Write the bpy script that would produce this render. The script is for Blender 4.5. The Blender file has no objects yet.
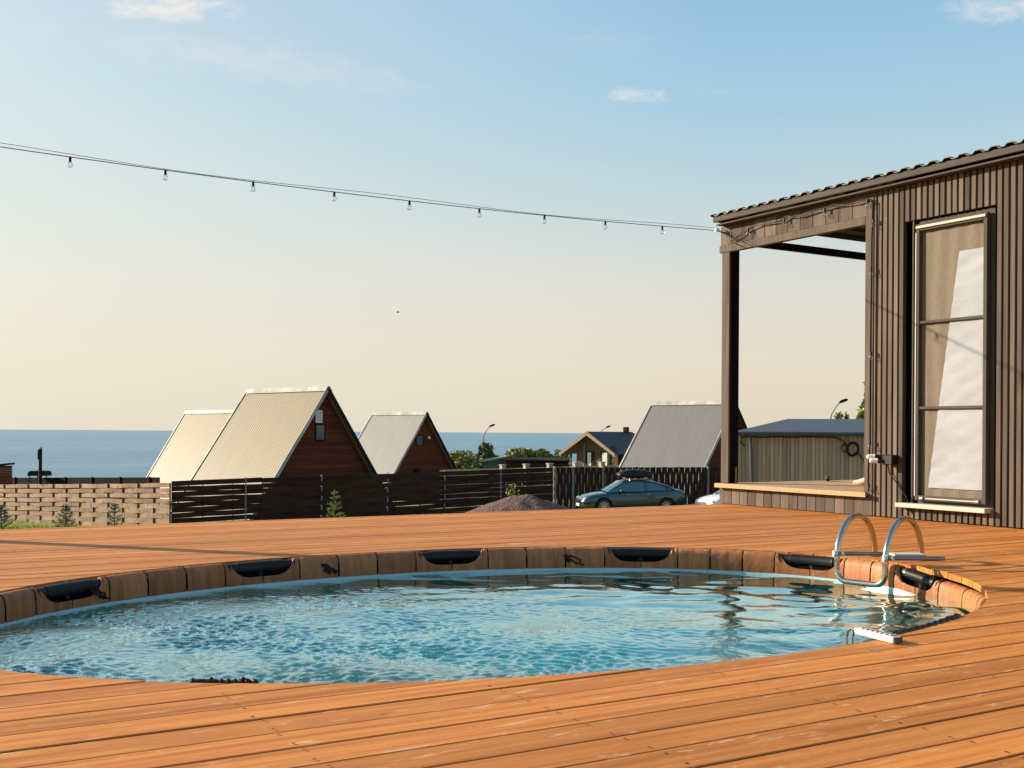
import bpy, math, random
import numpy as np
from mathutils import Vector, Matrix, noise as mnoise
R = math.radians
random.seed(7); rng = np.random.default_rng(7)
S = bpy.context.scene
C = S.collection
# ------------------------------------------------------------------ camera frame
# world X runs along the deck boards, world Y across them; the camera looks 31 deg clockwise of +Y
YAW = R(31.0); CY, SY = math.cos(YAW), math.sin(YAW)
EYE = 0.63
def W(X, Z, z=0.0):            # metres right of the camera, metres ahead of it, height -> world
    return Vector((X*CY + Z*SY, -X*SY + Z*CY, z))
def at(px, Z, z=0.0):          # a spot seen in column px at distance Z
    return W((px-512)/1130*Z, Z, z)
def hz(px): return 432.5 + (px-512)*0.00625
def zh(px, py, Z): return EYE + (hz(px)-py)/1130*Z     # height of what is seen at row py
cam = bpy.data.cameras.new('camera'); camo = bpy.data.objects.new('camera', cam); C.objects.link(camo)
cam.sensor_width = 36; cam.lens = 36*1130/1024; cam.shift_y = 48.5/1024
cam.clip_start = 0.05; cam.clip_end = 90000
camo.matrix_world = Matrix.Translation((0, 0, EYE)) @ Matrix.Rotation(-YAW, 4, 'Z') @ Matrix.Rotation(R(90), 4, 'X') @ Matrix.Rotation(R(0.36), 4, 'Z')
S.camera = camo
# ------------------------------------------------------------------ light
SUN_EL = R(19.0)
sd = W(-0.943, 0.33); sd.normalize()
w = bpy.data.worlds.new('World'); S.world = w; w.use_nodes = True
nt = w.node_tree; nt.nodes.clear()
def N(nt, t, **k):
    n = nt.nodes.new(t)
    for a, b in k.items():
        if a.startswith('i_'): n.inputs[a[2:].replace('_', ' ')].default_value = b
        else: setattr(n, a, b)
    return n
out = N(nt, 'ShaderNodeOutputWorld'); bg = N(nt, 'ShaderNodeBackground')
sky = N(nt, 'ShaderNodeTexSky', sky_type='NISHITA', sun_disc=False)
sky.sun_elevation = SUN_EL; sky.sun_rotation = math.atan2(sd.x, sd.y)
sky.air_density = 1.0; sky.dust_density = 2.2; sky.ozone_density = 1.6; sky.altitude = 0
bg.inputs['Strength'].default_value = 0.12
EXPO = 0.92; HZ_GAIN = 1/(.12*2**EXPO)
nt.links.new(bg.outputs[0], out.inputs[0])
tc = N(nt, 'ShaderNodeTexCoord')
def mth(op, a, b=None, c=None, nt=None, clamp=False):
    n = nt.nodes.new('ShaderNodeMath'); n.operation = op; n.use_clamp = clamp
    for i, v in enumerate((a, b, c)):
        if v is None: continue
        if hasattr(v, 'is_linked') or hasattr(v, 'links'): nt.links.new(v, n.inputs[i])
        else: n.inputs[i].default_value = v
    return n.outputs[0]
def skydir(px, py):
    c, s = math.cos(R(.36)), math.sin(R(.36))
    x, y = (px-512)/1130, (432.5-py)/1130
    d = W(x*c, 1, 0) + Vector((0, 0, y + x*s)); d.normalize(); return d
# thin wisps of cloud, each round its own direction in the sky
total = None
for (px, py, wd, hg, amt, sc) in [(158, 9, 88, 14, 1.15, 30), (632, 95, 46, 11, .8, 38), (600, 42, 70, 15, .13, 24), (992, 9, 62, 17, .6, 36),
                                  (240, 60, 250, 30, .28, 14), (700, 92, 50, 6, .10, 30)]:
    d0 = skydir(px, py); rt = (skydir(px+10, py) - d0).normalized(); up = d0.cross(rt); up = up if up.z > 0 else -up
    vr = N(nt, 'ShaderNodeVectorMath', operation='DOT_PRODUCT'); vr.inputs[1].default_value = rt
    vu = N(nt, 'ShaderNodeVectorMath', operation='DOT_PRODUCT'); vu.inputs[1].default_value = up
    vf = N(nt, 'ShaderNodeVectorMath', operation='DOT_PRODUCT'); vf.inputs[1].default_value = d0
    for v in (vr, vu, vf): nt.links.new(tc.outputs['Generated'], v.inputs[0])
    a = mth('MULTIPLY', vr.outputs['Value'], 1130/wd, nt=nt); b = mth('MULTIPLY', vu.outputs['Value'], 1130/hg, nt=nt)
    if wd > 200: b = mth('MULTIPLY_ADD', a, 1.1, b, nt=nt)
    r2 = mth('ADD', mth('MULTIPLY', a, a, nt=nt), mth('MULTIPLY', b, b, nt=nt), nt=nt)
    fall = mth('SUBTRACT', 1.0, mth('SQRT', r2, nt=nt), nt=nt)
    cb = N(nt, 'ShaderNodeCombineXYZ')
    nt.links.new(mth('MULTIPLY', a, wd/60, nt=nt), cb.inputs[0]); nt.links.new(mth('MULTIPLY', b, hg/26, nt=nt), cb.inputs[1]); cb.inputs[2].default_value = px*.37
    nz = N(nt, 'ShaderNodeTexNoise'); nz.inputs['Scale'].default_value = 2.2; nz.inputs['Detail'].default_value = 8; nz.inputs['Roughness'].default_value = .62
    nz.inputs['Distortion'].default_value = .5
    nt.links.new(cb.outputs[0], nz.inputs['Vector'])
    m = mth('ADD', fall, mth('MULTIPLY_ADD', nz.outputs['Fac'], 2.4, -1.35, nt=nt), nt=nt)
    m = mth('MULTIPLY', m, 1.1, nt=nt, clamp=True)
    m = mth('MULTIPLY', m, mth('MULTIPLY', fall, 2.2, nt=nt, clamp=True), nt=nt)
    m = mth('MULTIPLY', m, amt, nt=nt)
    m = mth('MULTIPLY', m, mth('GREATER_THAN', vf.outputs['Value'], 0.0, nt=nt), nt=nt)
    total = m if total is None else mth('ADD', total, m, nt=nt, clamp=True)
hsv = N(nt, 'ShaderNodeHueSaturation'); hsv.inputs['Saturation'].default_value = 0.92
nt.links.new(sky.outputs[0], hsv.inputs['Color'])
# warm bright evening haze low in the sky, whiter towards the sun, easing into the blue above
sep = N(nt, 'ShaderNodeSeparateXYZ'); nt.links.new(tc.outputs['Generated'], sep.inputs[0])
ramp = N(nt, 'ShaderNodeValToRGB'); nt.links.new(sep.outputs[2], ramp.inputs[0]); cr = ramp.color_ramp
HAZE = [(0.0, (.790, .695, .550)), (.06, (.805, .718, .585)), (.13, (.750, .718, .640)), (.20, (.550, .690, .705)), (.28, (.375, .620, .765)), (.40, (.265, .520, .790)), (.8, (.14, .33, .62))]
while len(cr.elements) < len(HAZE): cr.elements.new(.5)
for e, (p_, c_) in zip(cr.elements, HAZE): e.position = p_; e.color = (*c_, 1)
sc_ = N(nt, 'ShaderNodeVectorMath', operation='SCALE'); sc_.inputs['Scale'].default_value = HZ_GAIN; nt.links.new(ramp.outputs[0], sc_.inputs[0])
dt = N(nt, 'ShaderNodeVectorMath', operation='DOT_PRODUCT'); dt.inputs[1].default_value = tuple(sd); nt.links.new(tc.outputs['Generated'], dt.inputs[0])
glow = N(nt, 'ShaderNodeMapRange'); glow.inputs[1].default_value = .15; glow.inputs[2].default_value = .80; glow.inputs[3].default_value = 0; glow.inputs[4].default_value = .60; nt.links.new(dt.outputs['Value'], glow.inputs[0])
gm = N(nt, 'ShaderNodeMix', data_type='RGBA'); nt.links.new(glow.outputs[0], gm.inputs[0]); nt.links.new(sc_.outputs[0], gm.inputs[6]); gm.inputs[7].default_value = (*(HZ_GAIN*c for c in (.86, .84, .70)), 1)
hf = N(nt, 'ShaderNodeMapRange'); hf.inputs[1].default_value = .0; hf.inputs[2].default_value = .75; hf.inputs[3].default_value = .96; hf.inputs[4].default_value = .55; nt.links.new(sep.outputs[2], hf.inputs[0])
hm = N(nt, 'ShaderNodeMix', data_type='RGBA'); nt.links.new(hf.outputs[0], hm.inputs[0]); nt.links.new(hsv.outputs[0], hm.inputs[6]); nt.links.new(gm.outputs[2], hm.inputs[7])
mx = N(nt, 'ShaderNodeMix', data_type='RGBA'); mx.inputs[7].default_value = (*(HZ_GAIN*c for c in (.86, .84, .80)), 1)
nt.links.new(total, mx.inputs[0]); nt.links.new(hm.outputs[2], mx.inputs[6]); nt.links.new(mx.outputs[2], bg.inputs['Color'])
sl = bpy.data.lights.new('sun', 'SUN'); slo = bpy.data.objects.new('sun', sl); C.objects.link(slo)
sl.energy = 5.0; sl.angle = R(0.5); sl.color = (1.0, 0.86, 0.67)
sv = Vector((sd.x*math.cos(SUN_EL), sd.y*math.cos(SUN_EL), math.sin(SUN_EL)))
slo.rotation_euler = sv.to_track_quat('Z', 'Y').to_euler()
vs = S.view_settings; vs.view_transform = 'Standard'; vs.look = 'None'; vs.exposure = EXPO; vs.gamma = 1; vs.use_curve_mapping = False
S.cycles.max_bounces = 8; S.cycles.caustics_reflective = False

# ------------------------------------------------------------------ materials
def mat(name, col, rough=.6, metal=0, col2=None, scale=8, stretch=(1, 1, 1), bump=0, bscale=None, tint=0, detail=5, spots=None, spec=.5, coat=0, contrast=1.0, attr_shift=True, bdist=.01, mid=.5):
    m = bpy.data.materials.new(name); m.use_nodes = True
    t = m.node_tree; p = t.nodes['Principled BSDF']
    p.inputs['Roughness'].default_value = rough; p.inputs['Metallic'].default_value = metal
    p.inputs['Specular IOR Level'].default_value = spec; p.inputs['Coat Weight'].default_value = coat
    L = t.links.new
    co = N(t, 'ShaderNodeTexCoord'); mp = N(t, 'ShaderNodeMapping'); mp.inputs['Scale'].default_value = stretch
    L(co.outputs['Object'], mp.inputs['Vector'])
    at_ = N(t, 'ShaderNodeAttribute', attribute_name='tint')
    vm = N(t, 'ShaderNodeVectorMath', operation='MULTIPLY_ADD'); vm.inputs[1].default_value = (37.1, 53.7, 71.3)
    L(at_.outputs['Fac'], vm.inputs[0]); L(mp.outputs[0], vm.inputs[2])
    vec = vm.outputs[0]
    nz = N(t, 'ShaderNodeTexNoise'); nz.inputs['Scale'].default_value = scale; nz.inputs['Detail'].default_value = detail; nz.inputs['Roughness'].default_value = .6
    L(vec, nz.inputs['Vector'])
    c2 = col2 or tuple(c*.7 for c in col)
    mr = N(t, 'ShaderNodeMapRange'); mr.inputs[1].default_value = mid-.22/contrast; mr.inputs[2].default_value = mid+.22/contrast
    L(nz.outputs['Fac'], mr.inputs[0])
    mx = N(t, 'ShaderNodeMix', data_type='RGBA'); mx.inputs[6].default_value = (*c2, 1); mx.inputs[7].default_value = (*col, 1)
    L(mr.outputs[0], mx.inputs[0]); colout = mx.outputs[2]
    if tint:
        f = mth('MULTIPLY_ADD', at_.outputs['Fac'], 2*tint, 1-tint, nt=t)
        vm2 = N(t, 'ShaderNodeVectorMath', operation='SCALE'); L(colout, vm2.inputs[0]); L(f, vm2.inputs['Scale']); colout = vm2.outputs[0]
    if spots:
        for (sc_, thr, scol, st_) in spots:
            mp2 = N(t, 'ShaderNodeMapping'); mp2.inputs['Scale'].default_value = st_
            L(co.outputs['Object'], mp2.inputs['Vector'])
            n2 = N(t, 'ShaderNodeTexNoise'); n2.inputs['Scale'].default_value = sc_; n2.inputs['Detail'].default_value = 6; n2.inputs['Roughness'].default_value = .7
            L(mp2.outputs[0], n2.inputs['Vector'])
            r2 = N(t, 'ShaderNodeMapRange'); r2.inputs[1].default_value = thr; r2.inputs[2].default_value = thr+.07
            L(n2.outputs['Fac'], r2.inputs[0])
            m3 = N(t, 'ShaderNodeMix', data_type='RGBA'); L(r2.outputs[0], m3.inputs[0]); L(colout, m3.inputs[6]); m3.inputs[7].default_value = (*scol, 1)
            colout = m3.outputs[2]
    L(colout, p.inputs['Base Color'])
    if bump:
        b = N(t, 'ShaderNodeBump'); b.inputs['Strength'].default_value = bump; b.inputs['Distance'].default_value = bdist
        src = nz
        if bscale:
            src = N(t, 'ShaderNodeTexNoise'); src.inputs['Scale'].default_value = bscale; src.inputs['Detail'].default_value = 4; L(vec, src.inputs['Vector'])
        L(src.outputs['Fac'], b.inputs['Height']); L(b.outputs[0], p.inputs['Normal'])
    return m
M = {}
M['deck'] = mat('deck_wood', (.61, .232, .052), .6, col2=(.36, .115, .024), scale=1.0, stretch=(1.1, 34, 34), bump=.5, tint=.16, bdist=.002, spec=.14, detail=8, contrast=1.15,
                spots=[(1.1, .56, (.44, .155, .036), (1, 2.2, 1)), (2.6, .60, (.62, .33, .15), (1, 6, 1)), (7, .66, (.16, .05, .014), (.9, 3.0, 1)), (20, .60, (.64, .36, .17), (.4, 1.5, 1)), (36, .66, (.07, .025, .01), (.5, 1.4, 1))])
M['clad'] = mat('stained_cladding', (.160, .127, .102), .85, col2=(.084, .065, .053), scale=1.0, stretch=(22, 22, 1.6), bump=.3, tint=.34, bdist=.003, spec=.12,
                spots=[(5.5, .72, (.07, .045, .03), (4, 4, 1.4))])
M['shade_stain'] = mat('black_brown_shade_stain', (.012, .009, .008), .85, spec=.06)  # dark stain; on the porch posts it carries painted shade
M['backing'] = mat('black_membrane', (.006, .005, .005), .9, spec=.03)
M['plat'] = mat('fresh_planks', (.47, .32, .185), .8, spec=.2, col2=(.37, .24, .13), scale=1.0, stretch=(1.5, 24, 24), bump=.2, tint=.1, bdist=.002)
M['roofm'] = mat('dark_sheet_roof', (.020, .019, .018), .55, col2=(.014, .013, .013), scale=3)
M['fascia'] = mat('fascia_wood', (.095, .078, .068), .8, spec=.15, col2=(.065, .052, .046), scale=1, stretch=(20, 1.5, 20))
M['sill'] = mat('white_sill', (.52, .48, .40), .7, spec=.2, col2=(.48, .44, .36), scale=5)
M['winframe'] = mat('bronze_frame', (.088, .076, .062), .8, col2=(.068, .058, .048), spec=.12)
M['screen'] = mat('woven_blind', (.19, .152, .108), .85, col2=(.125, .098, .068), scale=6, stretch=(30, 30, 3), bump=.3, bscale=60)
M['sunlit_blind'] = mat('sunlit_blind_white', (.335, .35, .375), .8, col2=(.255, .268, .29), scale=1.4, stretch=(1, 2, 5), bump=.6, bdist=.01)  # sunlit part of the blind, put into a paler colour
M['steel'] = mat('brushed_steel', (.52, .45, .36), .16, metal=1.0, col2=(.5, .46, .42), scale=12)
M['pipe'] = mat('grey_pipe', (.30, .27, .25), .35, metal=.7, col2=(.22, .2, .19), scale=10)
M['black'] = mat('black_plastic', (.010, .009, .009), .45, col2=(.015, .013, .013), spec=.25)
M['white'] = mat('white_plastic', (.78, .76, .72), .35, col2=(.7, .68, .64))
M['sleeve'] = mat('wood_print_liner', (.50, .215, .088), .5, col2=(.22, .078, .030), scale=1.0, stretch=(26, 26, 2.2), tint=.16, spec=.2, contrast=.9, spots=[(3.5, .66, (.16, .06, .03), (9, 9, 1.5))])
M['gap_shade_screw'] = mat('dark_gap_shade_screw', (.05, .02, .012), .6)
M['liner'] = mat('pale_liner', (.42, .60, .64), .35, col2=(.34, .52, .57), scale=5, spots=[(14, .62, (.10, .32, .36), (1, 1, 1))])
M['floorliner'] = mat('blue_pool_liner', (.12, .90, .76), .5, col2=(.08, .80, .68), scale=2.2)
M['concrete'] = mat('concrete', (.36, .31, .25), .85, col2=(.28, .24, .195), scale=3)
M['tinroofA'] = mat('cream_sheet_roof', (.235, .187, .115), .5, col2=(.20, .16, .098), scale=.6, stretch=(1, 4, 1), spec=.3)
M['tinroofD'] = mat('yellow_cream_sheet_roof', (.215, .165, .090), .5, col2=(.185, .14, .075), scale=.6, stretch=(1, 4, 1), spec=.3)
M['tinroofB'] = mat('grey_sheet_roof', (.25, .24, .21), .42, col2=(.21, .20, .18), scale=.6, stretch=(1, 4, 1), spec=.4)
M['tinroofC'] = mat('dull_grey_sheet_roof', (.155, .148, .145), .5, col2=(.13, .125, .122), scale=.6, stretch=(1, 4, 1), spec=.4)
M['ridge'] = mat('galvanised_cap', (.48, .46, .41), .35, col2=(.26, .25, .22), scale=.9, contrast=1.6)
M['log'] = mat('reddish_planks', (.155, .045, .023), .85, spec=.12, col2=(.08, .022, .013), scale=1.0, stretch=(.6, .6, 7), tint=.2, bump=.3)
M['trim'] = mat('dark_trim', (.022, .017, .014), .8, spec=.1)
M['glass'] = mat('dark_glass', (.03, .045, .05), .05, col2=(.025, .035, .04), spec=.8)
M['fenceL'] = mat('weathered_slats', (.385, .265, .185), .85, spec=.15, col2=(.26, .17, .115), scale=1, stretch=(2, 2, 12), tint=.16, spots=[(3.2, .56, (.10, .055, .04), (2.6, 2.6, 1.6)), (9, .60, (.16, .10, .07), (1, 1, 2))])
M['fenceD'] = mat('dark_stained_slats', (.062, .033, .023), .85, spec=.06, col2=(.032, .017, .012), scale=1, stretch=(1.2, 1.2, 9), tint=.2)
M['postg'] = mat('grey_post', (.22, .205, .19), .6)
M['brick'] = mat('tan_logs', (.19, .115, .070), .85, spec=.2, col2=(.13, .076, .047), scale=1, stretch=(1, 1, 7))
M['barge'] = mat('pink_bargeboard', (.36, .23, .17), .7)
M['roofd'] = mat('charcoal_tiles', (.032, .030, .040), .6, col2=(.024, .023, .032), scale=2, stretch=(1, 1, 4))
M['shedw'] = mat('grey_brown_boards', (.41, .295, .23), .85, col2=(.31, .22, .17), spec=.15, scale=1, stretch=(9, 9, .8), tint=.22)
M['shedr'] = mat('slate_blue_sheet', (.055, .068, .088), .6, spec=.25, col2=(.06, .075, .092))
M['teal'] = mat('teal_boards', (.05, .12, .12), .7)
M['pole'] = mat('galvanised_pole', (.30, .30, .29), .5)
M['gravel'] = mat('mauve_gravel', (.17, .092, .070), .95, col2=(.10, .053, .042), scale=9, bump=1, bscale=14, bdist=.08, contrast=1.4)
M['pine'] = mat('pine_needles', (.13, .16, .065), .7, col2=(.08, .11, .045), scale=6, tint=.35)
M['bright'] = mat('young_pine', (.26, .29, .06), .7, col2=(.18, .21, .045), scale=6, tint=.35)
M['bush'] = mat('bush_leaves', (.26, .27, .055), .7, col2=(.17, .19, .04), scale=2, tint=.35)
M['bushd'] = mat('dark_leaves', (.085, .125, .035), .7, col2=(.055, .085, .025), scale=2, tint=.35)
M['bark'] = mat('bark', (.12, .085, .06), .9)
M['grassb'] = mat('grass_blades', (.46, .46, .06), .7, col2=(.32, .34, .05), tint=.3)
M['skin'] = mat('skin', (.62, .33, .22), .55, col2=(.55, .28, .18))
M['shirt'] = mat('dark_shirt', (.03, .035, .05), .8)
M['hair'] = mat('brown_hair', (.05, .03, .02), .6)
M['carp'] = mat('petrol_blue_paint', (.022, .060, .072), .22, metal=.35, col2=(.020, .056, .068), coat=.8)
M['carw'] = mat('white_paint', (.72, .70, .66), .25, col2=(.70, .68, .64), coat=.6)
M['carglass'] = mat('car_glass', (.05, .12, .15), .04, col2=(.045, .11, .14), spec=1)
M['tyre'] = mat('tyre', (.016, .016, .016), .8)
M['rim'] = mat('alloy', (.45, .44, .42), .3, metal=.8)
M['lamp'] = mat('headlight_lens', (.55, .58, .58), .12, spec=.8)
M['red'] = mat('tail_lens', (.25, .02, .02), .2)
M['stick'] = mat('brown_stick', (.30, .14, .05), .7)
M['greenp'] = mat('green_tip', (.08, .20, .08), .6)
# clear bulb glass
def glassmat():
    m = bpy.data.materials.new('clear_bulb'); m.use_nodes = True; t = m.node_tree; t.nodes.clear()
    o = N(t, 'ShaderNodeOutputMaterial'); mix = N(t, 'ShaderNodeMixShader'); tr = N(t, 'ShaderNodeBsdfTransparent'); gl = N(t, 'ShaderNodeBsdfGlossy')
    lw = N(t, 'ShaderNodeLayerWeight'); lw.inputs[0].default_value = .45
    gl.inputs['Roughness'].default_value = .05; tr.inputs[0].default_value = (.93, .95, .95, 1)
    t.links.new(lw.outputs['Facing'], mix.inputs[0]); t.links.new(tr.outputs[0], mix.inputs[1]); t.links.new(gl.outputs[0], mix.inputs[2]); t.links.new(mix.outputs[0], o.inputs[0])
    return m
M['bulb'] = glassmat()
# grass ground
def groundmat():
    m = mat('meadow', (.26, .265, .05), .95, col2=(.16, .17, .04), scale=1.2, bump=.6, bscale=9, bdist=.1, spots=[(.5, .6, (.20, .17, .09), (1, 1, 1))])
    return m
M['ground'] = groundmat()
def watermat():
    m = bpy.data.materials.new('pool_water'); m.use_nodes = True; t = m.node_tree; p = t.nodes['Principled BSDF']; L = t.links.new
    p.inputs['Roughness'].default_value = .03; p.inputs['IOR'].default_value = 1.33; p.inputs['Specular IOR Level'].default_value = .5
    co = N(t, 'ShaderNodeTexCoord')
    a = N(t, 'ShaderNodeAttribute', attribute_name='foam'); a2 = N(t, 'ShaderNodeAttribute', attribute_name='chop')
    n1 = N(t, 'ShaderNodeTexNoise'); n1.inputs['Scale'].default_value = 3.5; n1.inputs['Detail'].default_value = 6; n1.inputs['Distortion'].default_value = 1.2; L(co.outputs['Object'], n1.inputs['Vector'])
    c1 = N(t, 'ShaderNodeMix', data_type='RGBA'); c1.inputs[6].default_value = (.50, .88, .90, 1); c1.inputs[7].default_value = (.66, .96, .97, 1)
    L(n1.outputs['Fac'], c1.inputs[0])
    n2 = N(t, 'ShaderNodeTexNoise'); n2.inputs['Scale'].default_value = 48; n2.inputs['Detail'].default_value = 6; n2.inputs['Roughness'].default_value = .7; L(co.outputs['Object'], n2.inputs['Vector'])
    f = mth('MULTIPLY_ADD', a.outputs['Fac'], .75, n2.outputs['Fac'], nt=t)
    f = mth('MULTIPLY', mth('SUBTRACT', f, .96, nt=t), 9.0, nt=t, clamp=True)
    c2 = N(t, 'ShaderNodeMix', data_type='RGBA'); c2.inputs[7].default_value = (.86, .92, .92, 1); L(f, c2.inputs[0]); L(c1.outputs[2], c2.inputs[6])
    L(c2.outputs[2], p.inputs['Base Color'])
    L(mth('MULTIPLY_ADD', f, .5, .0, nt=t), p.inputs['Roughness'])
    L(mth('SUBTRACT', 1.0, f, nt=t), p.inputs['Transmission Weight'])
    mp = N(t, 'ShaderNodeMapping'); mp.inputs['Rotation'].default_value = (0, 0, R(35)); mp.inputs['Scale'].default_value = (1, 1.5, 1); L(co.outputs['Object'], mp.inputs['Vector'])
    n3 = N(t, 'ShaderNodeTexNoise'); n3.inputs['Scale'].default_value = 34; n3.inputs['Detail'].default_value = 4; n3.inputs['Roughness'].default_value = .6; L(mp.outputs[0], n3.inputs['Vector'])
    b = N(t, 'ShaderNodeBump'); b.inputs['Distance'].default_value = .016
    L(mth('MULTIPLY_ADD', a2.outputs['Fac'], .28, .01, nt=t), b.inputs['Strength'])
    L(n3.outputs['Fac'], b.inputs['Height']); L(b.outputs[0], p.inputs['Normal'])
    fr = N(t, 'ShaderNodeFresnel'); fr.inputs['IOR'].default_value = 1.33; L(b.outputs[0], fr.inputs['Normal'])
    gl = N(t, 'ShaderNodeBsdfGlossy'); gl.inputs['Roughness'].default_value = .02; gl.inputs['Color'].default_value = (.82, 1, 1, 1); L(b.outputs[0], gl.inputs['Normal'])
    ms = N(t, 'ShaderNodeMixShader'); fa = mth('MULTIPLY', fr.outputs[0], 1.75, nt=t, clamp=True)
    fa = mth('MULTIPLY', fa, mth('SUBTRACT', 1.0, f, nt=t), nt=t)
    L(fa, ms.inputs[0]); L(p.outputs[0], ms.inputs[1]); L(gl.outputs[0], ms.inputs[2])
    L(ms.outputs[0], t.nodes['Material Output'].inputs['Surface'])
    return m
M['water'] = watermat()
def seamat():
    m = bpy.data.materials.new('sea_water'); m.use_nodes = True; t = m.node_tree; p = t.nodes['Principled BSDF']; L = t.links.new
    p.inputs['Roughness'].default_value = .35; p.inputs['Specular IOR Level'].default_value = .35
    co = N(t, 'ShaderNodeTexCoord'); n = N(t, 'ShaderNodeTexNoise'); n.inputs['Scale'].default_value = .03; n.inputs['Detail'].default_value = 9; n.inputs['Roughness'].default_value = .7
    mp = N(t, 'ShaderNodeMapping'); mp.inputs['Rotation'].default_value = (0, 0, R(31)); mp.inputs['Scale'].default_value = (.5, 1.5, 1)
    L(co.outputs['Object'], mp.inputs['Vector']); L(mp.outputs[0], n.inputs['Vector'])
    c = N(t, 'ShaderNodeMix', data_type='RGBA'); c.inputs[6].default_value = (.050, .145, .215, 1); c.inputs[7].default_value = (.170, .330, .400, 1)
    n4 = N(t, 'ShaderNodeTexNoise'); n4.inputs['Scale'].default_value = .0022; n4.inputs['Detail'].default_value = 4; L(mp.outputs[0], n4.inputs['Vector'])
    n5 = N(t, 'ShaderNodeTexNoise'); n5.inputs['Scale'].default_value = .16; n5.inputs['Detail'].default_value = 3; L(mp.outputs[0], n5.inputs['Vector'])
    q = mth('ADD', mth('MULTIPLY_ADD', n.outputs['Fac'], 1.6, -1.15, nt=t), mth('MULTIPLY', n4.outputs['Fac'], 1.1, nt=t), nt=t)
    q = mth('ADD', q, mth('MULTIPLY_ADD', n5.outputs['Fac'], .9, -.2, nt=t), nt=t, clamp=True)
    L(q, c.inputs[0]); L(c.outputs[2], p.inputs['Base Color'])
    n2 = N(t, 'ShaderNodeTexNoise'); n2.inputs['Scale'].default_value = .35; n2.inputs['Detail'].default_value = 6; n2.inputs['Roughness'].default_value = .7; L(mp.outputs[0], n2.inputs['Vector'])
    b = N(t, 'ShaderNodeBump'); b.inputs['Distance'].default_value = 1.2; b.inputs['Strength'].default_value = .6
    L(n2.outputs['Fac'], b.inputs['Height']); L(b.outputs[0], p.inputs['Normal'])
    return m
M['sea'] = seamat()

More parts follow.
